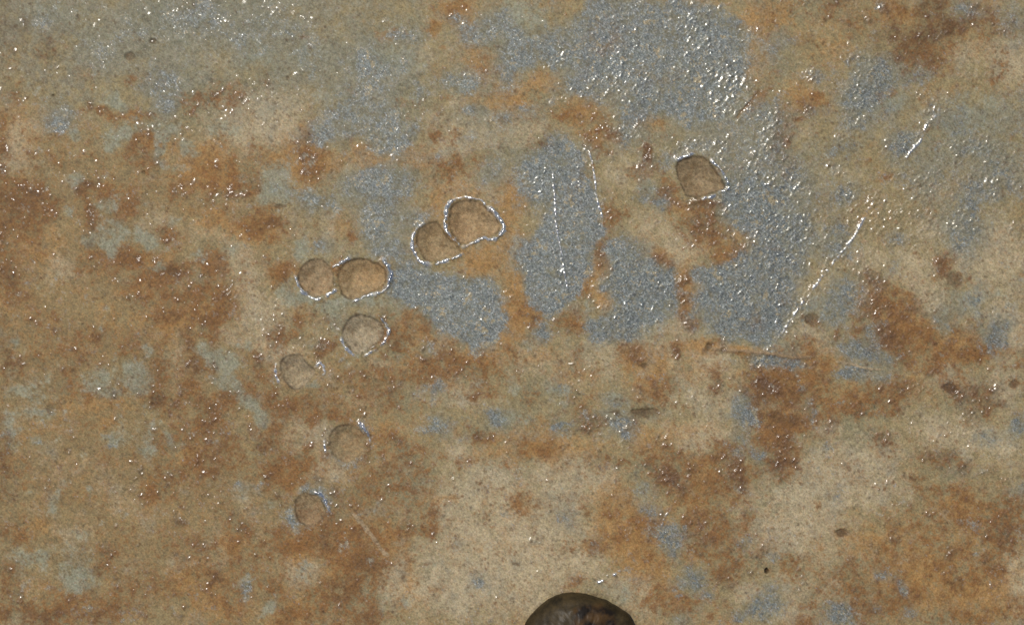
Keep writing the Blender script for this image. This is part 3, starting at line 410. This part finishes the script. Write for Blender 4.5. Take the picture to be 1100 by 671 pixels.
rid = 1 - np.abs(fbm(X, Y, 15, 4, 30, .7)) * 2.2                          # veins in the crust
rid2 = 1 - np.abs(fbm(X, Y, 8, 3, 31, .7)) * 2.2
mott = fbm(X, Y, 5.5, 4, 32, .8)
mott2 = fbm(X, Y, 7, 4, 33, .8)
mid = fbm(X, Y, 24, 5, 37, .75)
mid2 = fbm(X, Y, 17, 5, 38, .75)
tiny = fbm(X, Y, 3.6, 3, 39, .9)
cool = sstep(560, 330, X) * sstep(150, 60, Y)                               # cleaner, hazier corner
gg = np.minimum(rawG * .85 + rawGb * .28, 1.05) * (.86 - .10 * sstep(640, 1000, X) - .10 * sstep(190, 130, Y))
mG = sstep(.26, 1.0, gg + edge * .30 + mott * .36 + mid2 * .34 + tiny * .26 + grain * .07)
mGs = sstep(.02, .70, rawGb * 1.15 + .30 * cool + .12 * (1 - rawT) * (rawR < .5) + edge2 * .30 + mott2 * .30 + fine * .16 + grain * .05) * .62  # thin film of grey through the dirt
mB = sstep(.26, 1.0, rawB + edge * .34 + mott * .34 + mid2 * .2 + tiny * .2)
mR = sstep(.16, 1.08, rawR * .75 + rawRb * .35 + .08 * rawT - .22 * cool + mid * .34 + tiny * .32 + edge3 * .34 + mott * .52 + fine * .30 + grain * .06 + (rid - .5) * .12)
mO = sstep(.0, 1.0, rawO - .22 * cool + .14 * rawT + .08 + mid2 * .42 + tiny * .15 + edge2 * .15 + mott2 * .32 + fine2 * .18)
mD = sstep(.12, 1.15, rawD + edge3 * .36 + mott * .40 + fine * .28 + grain * .05 + (rid2 - .5) * .12)
mP = sstep(.08, 1.0, rawP + mid * -.26 + tiny * .14 + edge2 * .22 + mott2 * .20 + fine2 * .12)
mT = sstep(.15, .85, rawT + edge2 * .3 + mott2 * .15)
vein = sstep(.86, 1.0, rid) * sstep(-.2, .5, clump + rawR + .3 * rawT) * sstep(-.3, .4, mott2) * (1 - mG)
mK = sstep(.30, .6, rawK + fine2 * .05)

Z = fbm(X, Y, 240, 2, 20) * 2.2
Z += edge2 * .35 * (1 - .5 * mG)
Z += (mR * .35 + mP * .3 + mO * .2) * (1 - mG) * .7               # crust stands above the bare metal
Z += fine * (.09 + .13 * mR) * (1 - .6 * mG) * (1 - .4 * mP)
Z += grain * (.05 + .04 * mR) * 1.5 * (1 - mG) * (1 - .4 * mP)
spk = rng.random(X.shape).astype(np.float32) ** 20
Z += (grain * .085 + spk * .5) * mG
Z -= mK * 1.3 + mD * .25

dent_id = np.zeros(X.shape, np.int16)
lipm = np.zeros(X.shape, np.float32)
dtint = np.zeros(X.shape + (3,), np.float32)
dk = np.zeros(X.shape, np.float32)
edark = np.zeros(X.shape, np.float32)
lwob = fbm(X, Y, 5, 3, 50, .7)
lwob2 = fbm(X, Y, 6, 3, 51, .8)
ix0 = np.searchsorted(gx, -55); iy0 = np.searchsorted(gy, -55)

def win(pts, m):
    xs = [p[0] for p in pts]; ys = [p[1] for p in pts]
    a = int(min(xs) - m) + 55 + ix0; b = int(max(xs) + m) + 55 + ix0
    c = int(min(ys) - m) + 55 + iy0; d = int(max(ys) + m) + 55 + iy0
    return slice(c, d), slice(a, b)

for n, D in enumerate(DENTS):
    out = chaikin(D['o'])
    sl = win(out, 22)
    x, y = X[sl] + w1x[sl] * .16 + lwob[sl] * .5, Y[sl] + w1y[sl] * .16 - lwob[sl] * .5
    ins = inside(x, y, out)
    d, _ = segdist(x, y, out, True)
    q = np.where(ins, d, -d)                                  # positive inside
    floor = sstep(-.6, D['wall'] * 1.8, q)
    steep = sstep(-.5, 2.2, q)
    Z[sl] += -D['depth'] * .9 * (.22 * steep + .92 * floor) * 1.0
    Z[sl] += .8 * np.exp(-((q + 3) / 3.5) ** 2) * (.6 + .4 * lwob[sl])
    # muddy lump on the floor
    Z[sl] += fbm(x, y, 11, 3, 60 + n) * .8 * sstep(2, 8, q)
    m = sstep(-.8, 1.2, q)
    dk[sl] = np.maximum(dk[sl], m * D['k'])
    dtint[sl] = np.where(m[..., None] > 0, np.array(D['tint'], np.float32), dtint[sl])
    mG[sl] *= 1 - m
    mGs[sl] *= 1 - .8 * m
    edark[sl] = np.maximum(edark[sl], np.exp(-((q - .4) / 1.1) ** 2) * .7 * sstep(-.8, .6, lwob[sl] + clump[sl]))   # thin dark line just inside the dent outline, broken up by noise
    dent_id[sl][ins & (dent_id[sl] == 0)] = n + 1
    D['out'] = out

rim_id = np.zeros(X.shape, np.int16)
for n, D in enumerate(DENTS):
    for pts, hw, h in D['lips']:
        ps = smooth(pts, False)
        sl = win(ps, 9)
        x, y = X[sl] + w1x[sl] * .16 + lwob[sl] * .5, Y[sl] + w1y[sl] * .16 - lwob[sl] * .5
        d, t = segdist(x, y, ps)
        taper = sstep(0, .12, t) * sstep(0, .12, 1 - t) * .8 + .2
        wv = hw * (.92 + .95 * lwob2[sl])
        g = np.exp(-(d / np.maximum(wv, .5)) ** 2)
        Z[sl] += g * h * (.9 + .25 * lwob[sl]) * taper
        lm = sstep(.25, .6, g * (.9 + .25 * lwob[sl]))
        lipm[sl] = np.maximum(lipm[sl], lm * taper * sstep(-.9, -.1, lwob2[sl]))
        edark[sl] *= 1 - .8 * lm
        dk[sl] *= 1 - lm
        if h > 1.25:
            rim_id[sl][(d < hw * 1.15) & (taper > .5)] = n + 1

scr_id = np.zeros(X.shape, np.int16)
stint = np.zeros(X.shape + (3,), np.float32); sk = np.zeros(X.shape, np.float32)
for n, (lab, pts, hw, h, met, tint) in enumerate(SCRATCHES):
    ps = smooth(pts, False)
    sl = win(ps, 10)
    x, y = X[sl] + w1x[sl] * .12 + lwob[sl] * .5, Y[sl] + w1y[sl] * .12
    d, t = segdist(x, y, ps)
    taper = sstep(0, .15, t) * sstep(0, .15, 1 - t) * .8 + .2
    g = np.exp(-(d / (hw * (.8 + .4 * lwob[sl]))) ** 2) * taper
    brk = sstep(-.55 + .2 * (pts[0][0] > 850), .0 + .1 * (pts[0][0] > 850), lwob2[sl]) if met > 0 else 1
    Z[sl] += g * h * brk
    if met > 0: lipm[sl] = np.maximum(lipm[sl], sstep(.3, .7, g) * met * brk)
    if tint:
        m = sstep(.15, .6, g)
        sk[sl] = np.maximum(sk[sl], m * .85)
        stint[sl] = np.where(m[..., None] > 0.01, np.array(tint, np.float32), stint[sl])
        mG[sl] *= 1 - m
    scr_id[sl][(d < hw * 1.5)] = n + 1

pe0 = np.hypot((X - 622) / 62.0, (Y - 687) / 52.0)
Z += 1.6 * np.exp(-((pe0 - .98) / .07) ** 2) * (.7 + .6 * lwob)     # silt banked round the pebble's foot
# pin hole
PH = (823.3, 612.5)
dph = np.hypot((X - PH[0]) / 1.8, (Y - PH[1]) / 2.6)
mPH = 1 - sstep(.7, 1.3, dph)
Z -= mPH * 6
hole_id = dph < 1.5

# wet grains: small hard bumps strewn where the sheet glitters
wet = np.zeros(X.shape, np.float32)
dens = np.clip(rawS, 0, 1) ** 1.3 * (.4 + sstep(-.5, .9, edge3) ) + mR * .06 + .012
dens *= (dk < .3) * (lipm < .2)
dens *= (1 - .4 * mG) * (.40 * (1 - .5 * cool) + 1.2 * sstep(480, 850, X) * sstep(640, 380, Y) + .3 * sstep(600, 850, X)) * (1 - .5 * sstep(300, 0, X) * sstep(120, 0, Y))
cand = rng.random(X.shape) < dens * .26 * inner
ci = np.argwhere(cand[5:-5, 5:-5]) + 5
for (j, i) in ci:
    sg = .42 + rng.random() ** 4 * .7; asp = 1 + rng.random() * 1.3; an = rng.random() * math.pi if rng.random() < .4 else 2.2 + rng.normal() * .4
    amp = (.15 + rng.random() ** 1.3 * .85) * sg
    if mG[j, i] > .5: sg *= .85; amp *= .6
    elif X[j, i] > 640 and Y[j, i] < 420: amp *= .7; asp *= 1.2
    r = 4
    dx = np.arange(-r, r + 1)[None, :]; dy = np.arange(-r, r + 1)[:, None]
    u = (dx * math.cos(an) + dy * math.sin(an)) / (sg * asp); v = (-dx * math.sin(an) + dy * math.cos(an)) / sg
    g = np.exp(-.5 * (u * u + v * v)).astype(np.float32)
    Z[j - r:j + r + 1, i - r:i + r + 1] += g * amp
    W = wet[j - r:j + r + 1, i - r:i + r + 1]
    np.maximum(W, sstep(.15, .6, g), out=W)
print('grains', len(ci))

# ---------------------------------------------------------------- base colours, with contact shade painted round the pebble
def mixc(c, col, m):
    return c * (1 - m[..., None]) + np.array(col, np.float32) * m[..., None]
col = np.ones(X.shape + (3,), np.float32) * np.array((.270, .215, .112), np.float32)
col = mixc(col, (.215, .200, .125), sstep(-.1, .7, clump) * .6)
col = mixc(col, (.235, .165, .075), mT * .8)
col = mixc(col, (.43, .355, .235), mP * .78)
col = mixc(col, (.36, .185, .052), mO * .72)
col = mixc(col, (.195, .088, .024), mR * .86)
col = mixc(col, (.240, .255, .195), mB * .74)
col = mixc(col, (.19, .20, .165), mGs * (1 - .6 * mR))
col = mixc(col, (.070, .040, .017), mD * .75)
col = mixc(col, (.10, .05, .02), vein * .55)
col *= 1 + np.array((.03, .0, -.07), np.float32)
col = mixc(col, (.145, .163, .158), mG * .90)
col = mixc(col, (.06, .065, .065), sstep(.3, 1.4, -grain) * mG * .55)
col = mixc(col, (.38, .39, .37), sstep(.5, 1.8, grain) * mG * .5)
blu = sstep(.0, .8, mott2) * mG
col = mixc(col, (.115, .138, .142), blu * .45)
dust = sstep(.35, .8, mott + edge * .5) * mG
col = mixc(col, (.27, .205, .10), dust * .65)
col = col * (1 - dk[..., None]) + dtint * dk[..., None]
rr = sstep(-.2, .9, edge3 + mott * .9 + tiny * .5) * dk * .5
col = mixc(col, (.13, .075, .026), rr)
col = mixc(col, (.38, .30, .17), sstep(.1, 1., mid2 + mott2 * .8) * dk * .5)
col = col * (1 - sk[..., None]) + stint * sk[..., None]
col = mixc(col, (.12, .078, .038), mK * .65)
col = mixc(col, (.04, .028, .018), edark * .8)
col = mixc(col, (.62, .62, .61), lipm * .92)
col = mixc(col, (.008, .006, .005), mPH)
# rust gathers round the wet grains
halo = boxblur(wet, 2, 2)
col = mixc(col, (.10, .048, .02), np.clip(halo * 1.2, 0, .4) * (1 - mG) * sstep(.1, .6, rawR + .4 * rawT))
pore = (rng.random(X.shape) < .010 * (.4 + mR + .6 * mP)).astype(np.float32)
pore = np.clip(boxblur(pore, 1, 1) * 7 + pore * .5, 0, 1) * (1 - mG) * (1 - lipm)
col = mixc(col, (.085, .042, .015), pore * sstep(-.4, .6, mott2) * .6)
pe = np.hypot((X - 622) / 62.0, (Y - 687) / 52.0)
contact_ring = np.exp(-((pe - 1.0) / .06) ** 2) * sstep(-.8, .6, lwob + mott2)
col = mixc(col, (.12, .085, .045), contact_ring * .5)  # ring of silt darkened in colour to stand for contact shade under the pebble
# grain of the dirt: fine light and dark specks, rusty pin specks
speck = sstep(.75, 1.2, fine2 + .25 * grain + .35 * mR)
col = mixc(col, (.13, .065, .028), speck * .75 * (1 - mG) * (.35 + .65 * np.clip(mR + mP * .5, 0, 1)))
col *= (1 + .12 * grain + .23 * fine + .17 * mott + .12 * tiny + .07 * edge)[..., None]
col[..., 0] *= 1 + .03 * rng.normal(0, 1, X.shape)
col[..., 2] *= 1 + .04 * rng.normal(0, 1, X.shape)
col = np.clip(col, .004, .8)
metal = np.clip(mG * .15 + lipm * .7 + mGs * .15, 0, 1) * (1 - mPH)
wet = np.clip(np.maximum(np.maximum(wet, lipm * .8), mG * sstep(.2, .6, spk)), 0, 1)

# ---------------------------------------------------------------- materials
def nt(name):
    m = bpy.data.materials.new(name); m.use_nodes = True
    return m, m.node_tree, m.node_tree.nodes['Principled BSDF']

mat, t, bs = nt('stained_metal')
def nd(t, k, **kw):
    n = t.nodes.new(k)
    for a, b in kw.items(): setattr(n, a, b)
    return n
a_col = nd(t, 'ShaderNodeAttribute', attribute_name='stain')
a_m = nd(t, 'ShaderNodeAttribute', attribute_name='surface')
sep = nd(t, 'ShaderNodeSeparateColor')
t.links.new(a_m.outputs['Color'], sep.inputs[0])
tc = nd(t, 'ShaderNodeTexCoord')
nz = nd(t, 'ShaderNodeTexNoise'); nz.inputs['Scale'].default_value = 1100; nz.inputs['Detail'].default_value = 3
t.links.new(tc.outputs['Object'], nz.inputs['Vector'])
mr = nd(t, 'ShaderNodeMapRange'); mr.inputs[1].default_value = .3; mr.inputs[2].default_value = .7; mr.inputs[3].default_value = .80; mr.inputs[4].default_value = 1.20
t.links.new(nz.outputs[0], mr.inputs[0])
mx = nd(t, 'ShaderNodeVectorMath', operation='SCALE')
t.links.new(a_col.outputs['Color'], mx.inputs[0]); t.links.new(mr.outputs[0], mx.inputs['Scale'])
t.links.new(mx.outputs[0], bs.inputs['Base Color'])
t.links.new(sep.outputs[0], bs.inputs['Metallic'])
t.links.new(sep.outputs[1], bs.inputs['Roughness'])
t.links.new(sep.outputs[2], bs.inputs['Coat Weight'])
bs.inputs['Coat Roughness'].default_value = .19
bs.inputs['Specular IOR Level'].default_value = .35
bp = nd(t, 'ShaderNodeBump'); bp.inputs['Strength'].default_value = .35; bp.inputs['Distance'].default_value = .0002
t.links.new(nz.outputs[0], bp.inputs['Height']); t.links.new(bp.outputs[0], bs.inputs['Normal'])

rough = np.clip(.72 - .14 * mG - .30 * lipm - .3 * wet + .04 * grain, .16, .9)
surf = np.stack([metal, rough, np.clip(wet, 0, 1)], -1)

# ---------------------------------------------------------------- split the grid into sheet, dents, rims, scratches
P3 = np.stack([(X - CX) * U, (CY - Y) * U, Z * U], -1).reshape(-1, 3).astype(np.float32)
colf = np.concatenate([col, np.ones(X.shape + (1,), np.float32)], -1).reshape(-1, 4).astype(np.float32)
surff = np.concatenate([surf, np.ones(X.shape + (1,))], -1).reshape(-1, 4).astype(np.float32)
# smooth normals of the whole field, so that pieces meet without a seam
gyd, gxd = np.gradient(Z, gy, gx)
NRM = np.stack([-gxd, gyd, np.ones_like(Z)], -1)
NRM /= np.linalg.norm(NRM, axis=-1, keepdims=True)
NRM = NRM.reshape(-1, 3).astype(np.float32)

jj, ii = np.mgrid[0:NY - 1, 0:NX - 1]
v00 = (jj * NX + ii); quads = np.stack([v00, v00 + NX, v00 + NX + 1, v00 + 1], -1).reshape(-1, 4)

def fid(a): return a[:-1, :-1].reshape(-1)
code = np.zeros(len(quads), np.int32)
f_d, f_r, f_s, f_h = fid(dent_id), fid(rim_id), fid(scr_id), fid(hole_id)
code[f_d > 0] = 100 + f_d[f_d > 0]
code[(f_s > 0) & (code == 0)] = 300 + f_s[(f_s > 0) & (code == 0)]
code[f_h] = 400
code[f_r > 0] = 200 + f_r[f_r > 0]

def grid_mesh(name, q, skirt=False):
    used, inv = np.unique(q.reshape(-1), return_inverse=True)
    V = P3[used]; Q = inv.reshape(-1, 4)
    nrm = NRM[used]; c = colf[used]; s = surff[used]
    if skirt:                                             # folded-down edge and back, so the sheet has thickness
        b = np.concatenate([np.arange(NX), (np.arange(1, NY) * NX + NX - 1), ((NY - 1) * NX + np.arange(NX - 2, -1, -1)), (np.arange(NY - 2, 0, -1) * NX)])
        bi = np.searchsorted(used, b)
        low = P3[b].copy(); low[:, 2] = -.009
        n0 = len(V)
        V = np.concatenate([V, low]); k = len(b)
        nx_ = np.roll(np.arange(k), -1)
        side = np.stack([bi, bi[nx_], n0 + nx_, n0 + np.arange(k)], -1)
        cor = np.array([[n0, n0 + NX - 1, n0 + NX + NY - 2, n0 + 2 * NX + NY - 3]])
        Q = np.concatenate([Q, side, cor])
        dn = low.copy(); dn[:, 2] = 0; dn /= np.linalg.norm(dn, axis=1, keepdims=True)
        nrm = np.concatenate([nrm, dn]); c = np.concatenate([c, c[bi]]); s = np.concatenate([s, s[bi]])
    me = bpy.data.meshes.new(name)
    me.vertices.add(len(V)); me.vertices.foreach_set('co', V.reshape(-1))
    me.loops.add(len(Q) * 4); me.loops.foreach_set('vertex_index', Q.reshape(-1).astype(np.int32))
    me.polygons.add(len(Q)); me.polygons.foreach_set('loop_start', np.arange(0, len(Q) * 4, 4, dtype=np.int32))
    me.update(calc_edges=True)
    me.polygons.foreach_set('use_smooth', np.ones(len(Q), bool))
    for nm, arr in (('stain', c), ('surface', s)):
        at = me.attributes.new(nm, 'FLOAT_COLOR', 'POINT'); at.data.foreach_set('color', arr.reshape(-1))
    me.normals_split_custom_set_from_vertices(nrm)
    me.materials.append(mat)
    return me

def obj(name, me, parent=None):
    o = bpy.data.objects.new(name, me); C.objects.link(o)
    if parent: o.parent = parent
    return o

sheet = obj('metal_sheet', grid_mesh('metal_sheet', quads[code == 0], True))
sheet['label'] = 'weathered grey metal sheet stained with tan dirt and rust, dented and wet, filling the frame'
sheet['category'] = 'metal sheet'
for n, D in enumerate(DENTS):
    q = quads[code == 101 + n]
    d = obj('dent', grid_mesh('dent', q), sheet)
    d['label'] = D['label']
    q = quads[code == 201 + n]
    if len(q): obj('rim', grid_mesh('rim', q), d)
for n, S in enumerate(SCRATCHES):
    q = quads[code == 301 + n]
    if len(q):
        s_ = obj('scratch' if S[4] > 0 else 'streak', grid_mesh('scratch', q), sheet)
        s_['label'] = S[0]
q = quads[code == 400]
h_ = obj('pinhole', grid_mesh('pinhole', q), sheet)
h_['label'] = 'tiny black pinhole in brown stain right of the pebble'

# ---------------------------------------------------------------- the dark pebble lying on the sheet, cut by the bottom of the picture
top = [(563.5,671),(569.5,660.7),(579,651),(589.6,643),(601,637.7),(615.6,635.7),(628.6,637),(642.7,641),(657,647),(666,652.5),(674.7,658.4),(679.4,666.6),(682.5,677)]
bot = [(684,690),(680,706),(668,722),(648,733),(622,738),(596,733),(574,720),(561,703),(559,686)]
outl = smooth(top + bot, True, 8)
pcx, pcy = 622.0, 687.0
NA = 220
an = np.linspace(0, 2 * math.pi, NA, endpoint=False)
oa = np.array(outl); th = np.arctan2(-(oa[:, 1] - pcy), oa[:, 0] - pcx); rad = np.hypot(oa[:, 0] - pcx, oa[:, 1] - pcy)
o_ = np.argsort(th); th = th[o_]; rad = rad[o_]
rad_a = fbm(np.cos(an) * 60, np.sin(an) * 60, 9, 4, 75) * .7 + np.interp((an + math.pi) % (2 * math.pi) - math.pi, th, rad, period=2 * math.pi)
H = 26.0
rings = []
NR = 60
for k in range(NR + 1):
    ph = k / NR * math.pi                                   # 0 = crown, pi = underside
    rk = math.sin(ph) ** .72
    zk = math.cos(ph)
    zk = math.copysign(abs(zk) ** 1.0, zk)
    rings.append((rk, zk))
vs = []; pc = []
z0 = None
for k, (rk, zk) in enumerate(rings):
    for a in range(NA):
        r = rad_a[a] * rk
        x = pcx + r * math.cos(an[a]); y = pcy - r * math.sin(an[a])
        vs.append((x, y, zk))
vs = np.array(vs)
px, py, pz = vs[:, 0], vs[:, 1], vs[:, 2]
lump = fbm(px, py, 30, 3, 70)
zz = H * np.sign(pz) * np.abs(pz) ** .9 * np.where(pz > 0, 1.0, .55)
zz += lump * 1.6 * np.clip(pz, 0, 1) + fbm(px, py, 5, 4, 71, .7) * .7 * np.clip(pz * 2, 0, 1)
base_z = float(Z[np.searchsorted(gy, 668), np.searchsorted(gx, 622)])
rest = base_z + H * .55 - 2.0
# perspective: a raised waist looks larger from above, so the real outline is taken a little smaller
Dc = 1100 / 36 * 50
f = (Dc - rest) / Dc
wx = (px - CX) * f; wy = (CY - py) * f
lx = (pcx - CX) * f; ly = (CY - pcy) * f
PV = np.stack([(wx - lx) * U, (wy - ly) * U, (zz + rest) * U], -1)
fc = []
for k in range(NR):
    for a in range(NA):
        b = (a + 1) % NA
        fc.append((k * NA + a, (k + 1) * NA + a, (k + 1) * NA + b, k * NA + b))
pm = bpy.data.meshes.new('pebble')
pm.from_pydata([tuple(v) for v in PV], [], fc)
import bmesh
bm = bmesh.new(); bm.from_mesh(pm)
bmesh.ops.remove_doubles(bm, verts=bm.verts, dist=1e-7)
bmesh.ops.recalc_face_normals(bm, faces=bm.faces)
bm.to_mesh(pm); bm.free()
pm.polygons.foreach_set('use_smooth', np.ones(len(pm.polygons), bool))
peb = obj('pebble', pm)
peb.location = (lx * U, ly * U, 0)
peb['label'] = 'dark olive-brown smooth pebble with a rusty patch, cut off by the bottom edge'
peb['category'] = 'pebble'
pmat, t, bs = nt('dark_pebble')
tc = nd(t, 'ShaderNodeTexCoord')
n1 = nd(t, 'ShaderNodeTexNoise'); n1.inputs['Scale'].default_value = 150; n1.inputs['Detail'].default_value = 9; n1.inputs['Roughness'].default_value = .72
t.links.new(tc.outputs['Object'], n1.inputs['Vector'])
cr = nd(t, 'ShaderNodeValToRGB')
cr.color_ramp.elements[0].position = .35; cr.color_ramp.elements[0].color = (.012, .009, .004, 1)
cr.color_ramp.elements[1].position = .68; cr.color_ramp.elements[1].color = (.070, .047, .018, 1)
t.links.new(n1.outputs[0], cr.inputs[0])
# rusty patch: a blotch on the right shoulder
vm = nd(t, 'ShaderNodeVectorMath', operation='DISTANCE'); vm.inputs[1].default_value = (22 * U, 26 * U, 38 * U)
n2 = nd(t, 'ShaderNodeTexNoise'); n2.inputs['Scale'].default_value = 160; n2.inputs['Detail'].default_value = 4
t.links.new(tc.outputs['Object'], n2.inputs['Vector'])
vs2 = nd(t, 'ShaderNodeVectorMath', operation='SCALE'); vs2.inputs['Scale'].default_value = .008
vsub = nd(t, 'ShaderNodeVectorMath', operation='ADD')
t.links.new(n2.outputs['Color'], vs2.inputs[0]); t.links.new(tc.outputs['Object'], vsub.inputs[0]); t.links.new(vs2.outputs[0], vsub.inputs[1])
t.links.new(vsub.outputs[0], vm.inputs[0])
mr2 = nd(t, 'ShaderNodeMapRange'); mr2.inputs[1].default_value = 22 * U; mr2.inputs[2].default_value = 27 * U; mr2.inputs[3].default_value = 1; mr2.inputs[4].default_value = 0
t.links.new(vm.outputs['Value'], mr2.inputs[0])
rampr = nd(t, 'ShaderNodeValToRGB')
rampr.color_ramp.elements[0].position = .4; rampr.color_ramp.elements[0].color = (.010, .006, .003, 1)
rampr.color_ramp.elements[1].position = .62; rampr.color_ramp.elements[1].color = (.070, .036, .010, 1)
t.links.new(n2.outputs[0], rampr.inputs[0])
mxx = nd(t, 'ShaderNodeMix', data_type='RGBA')
t.links.new(mr2.outputs[0], mxx.inputs[0]); t.links.new(cr.outputs[0], mxx.inputs[6]); t.links.new(rampr.outputs[0], mxx.inputs[7])
t.links.new(mxx.outputs[2], bs.inputs['Base Color'])
bs.inputs['Roughness'].default_value = .62
bs.inputs['Specular IOR Level'].default_value = .18
bp = nd(t, 'ShaderNodeBump'); bp.inputs['Strength'].default_value = .5; bp.inputs['Distance'].default_value = .001
t.links.new(n1.outputs[0], bp.inputs['Height']); t.links.new(bp.outputs[0], bs.inputs['Normal'])
bs.inputs['Coat Weight'].default_value = .12
bs.inputs['Coat Roughness'].default_value = .35
pm.materials.append(pmat)
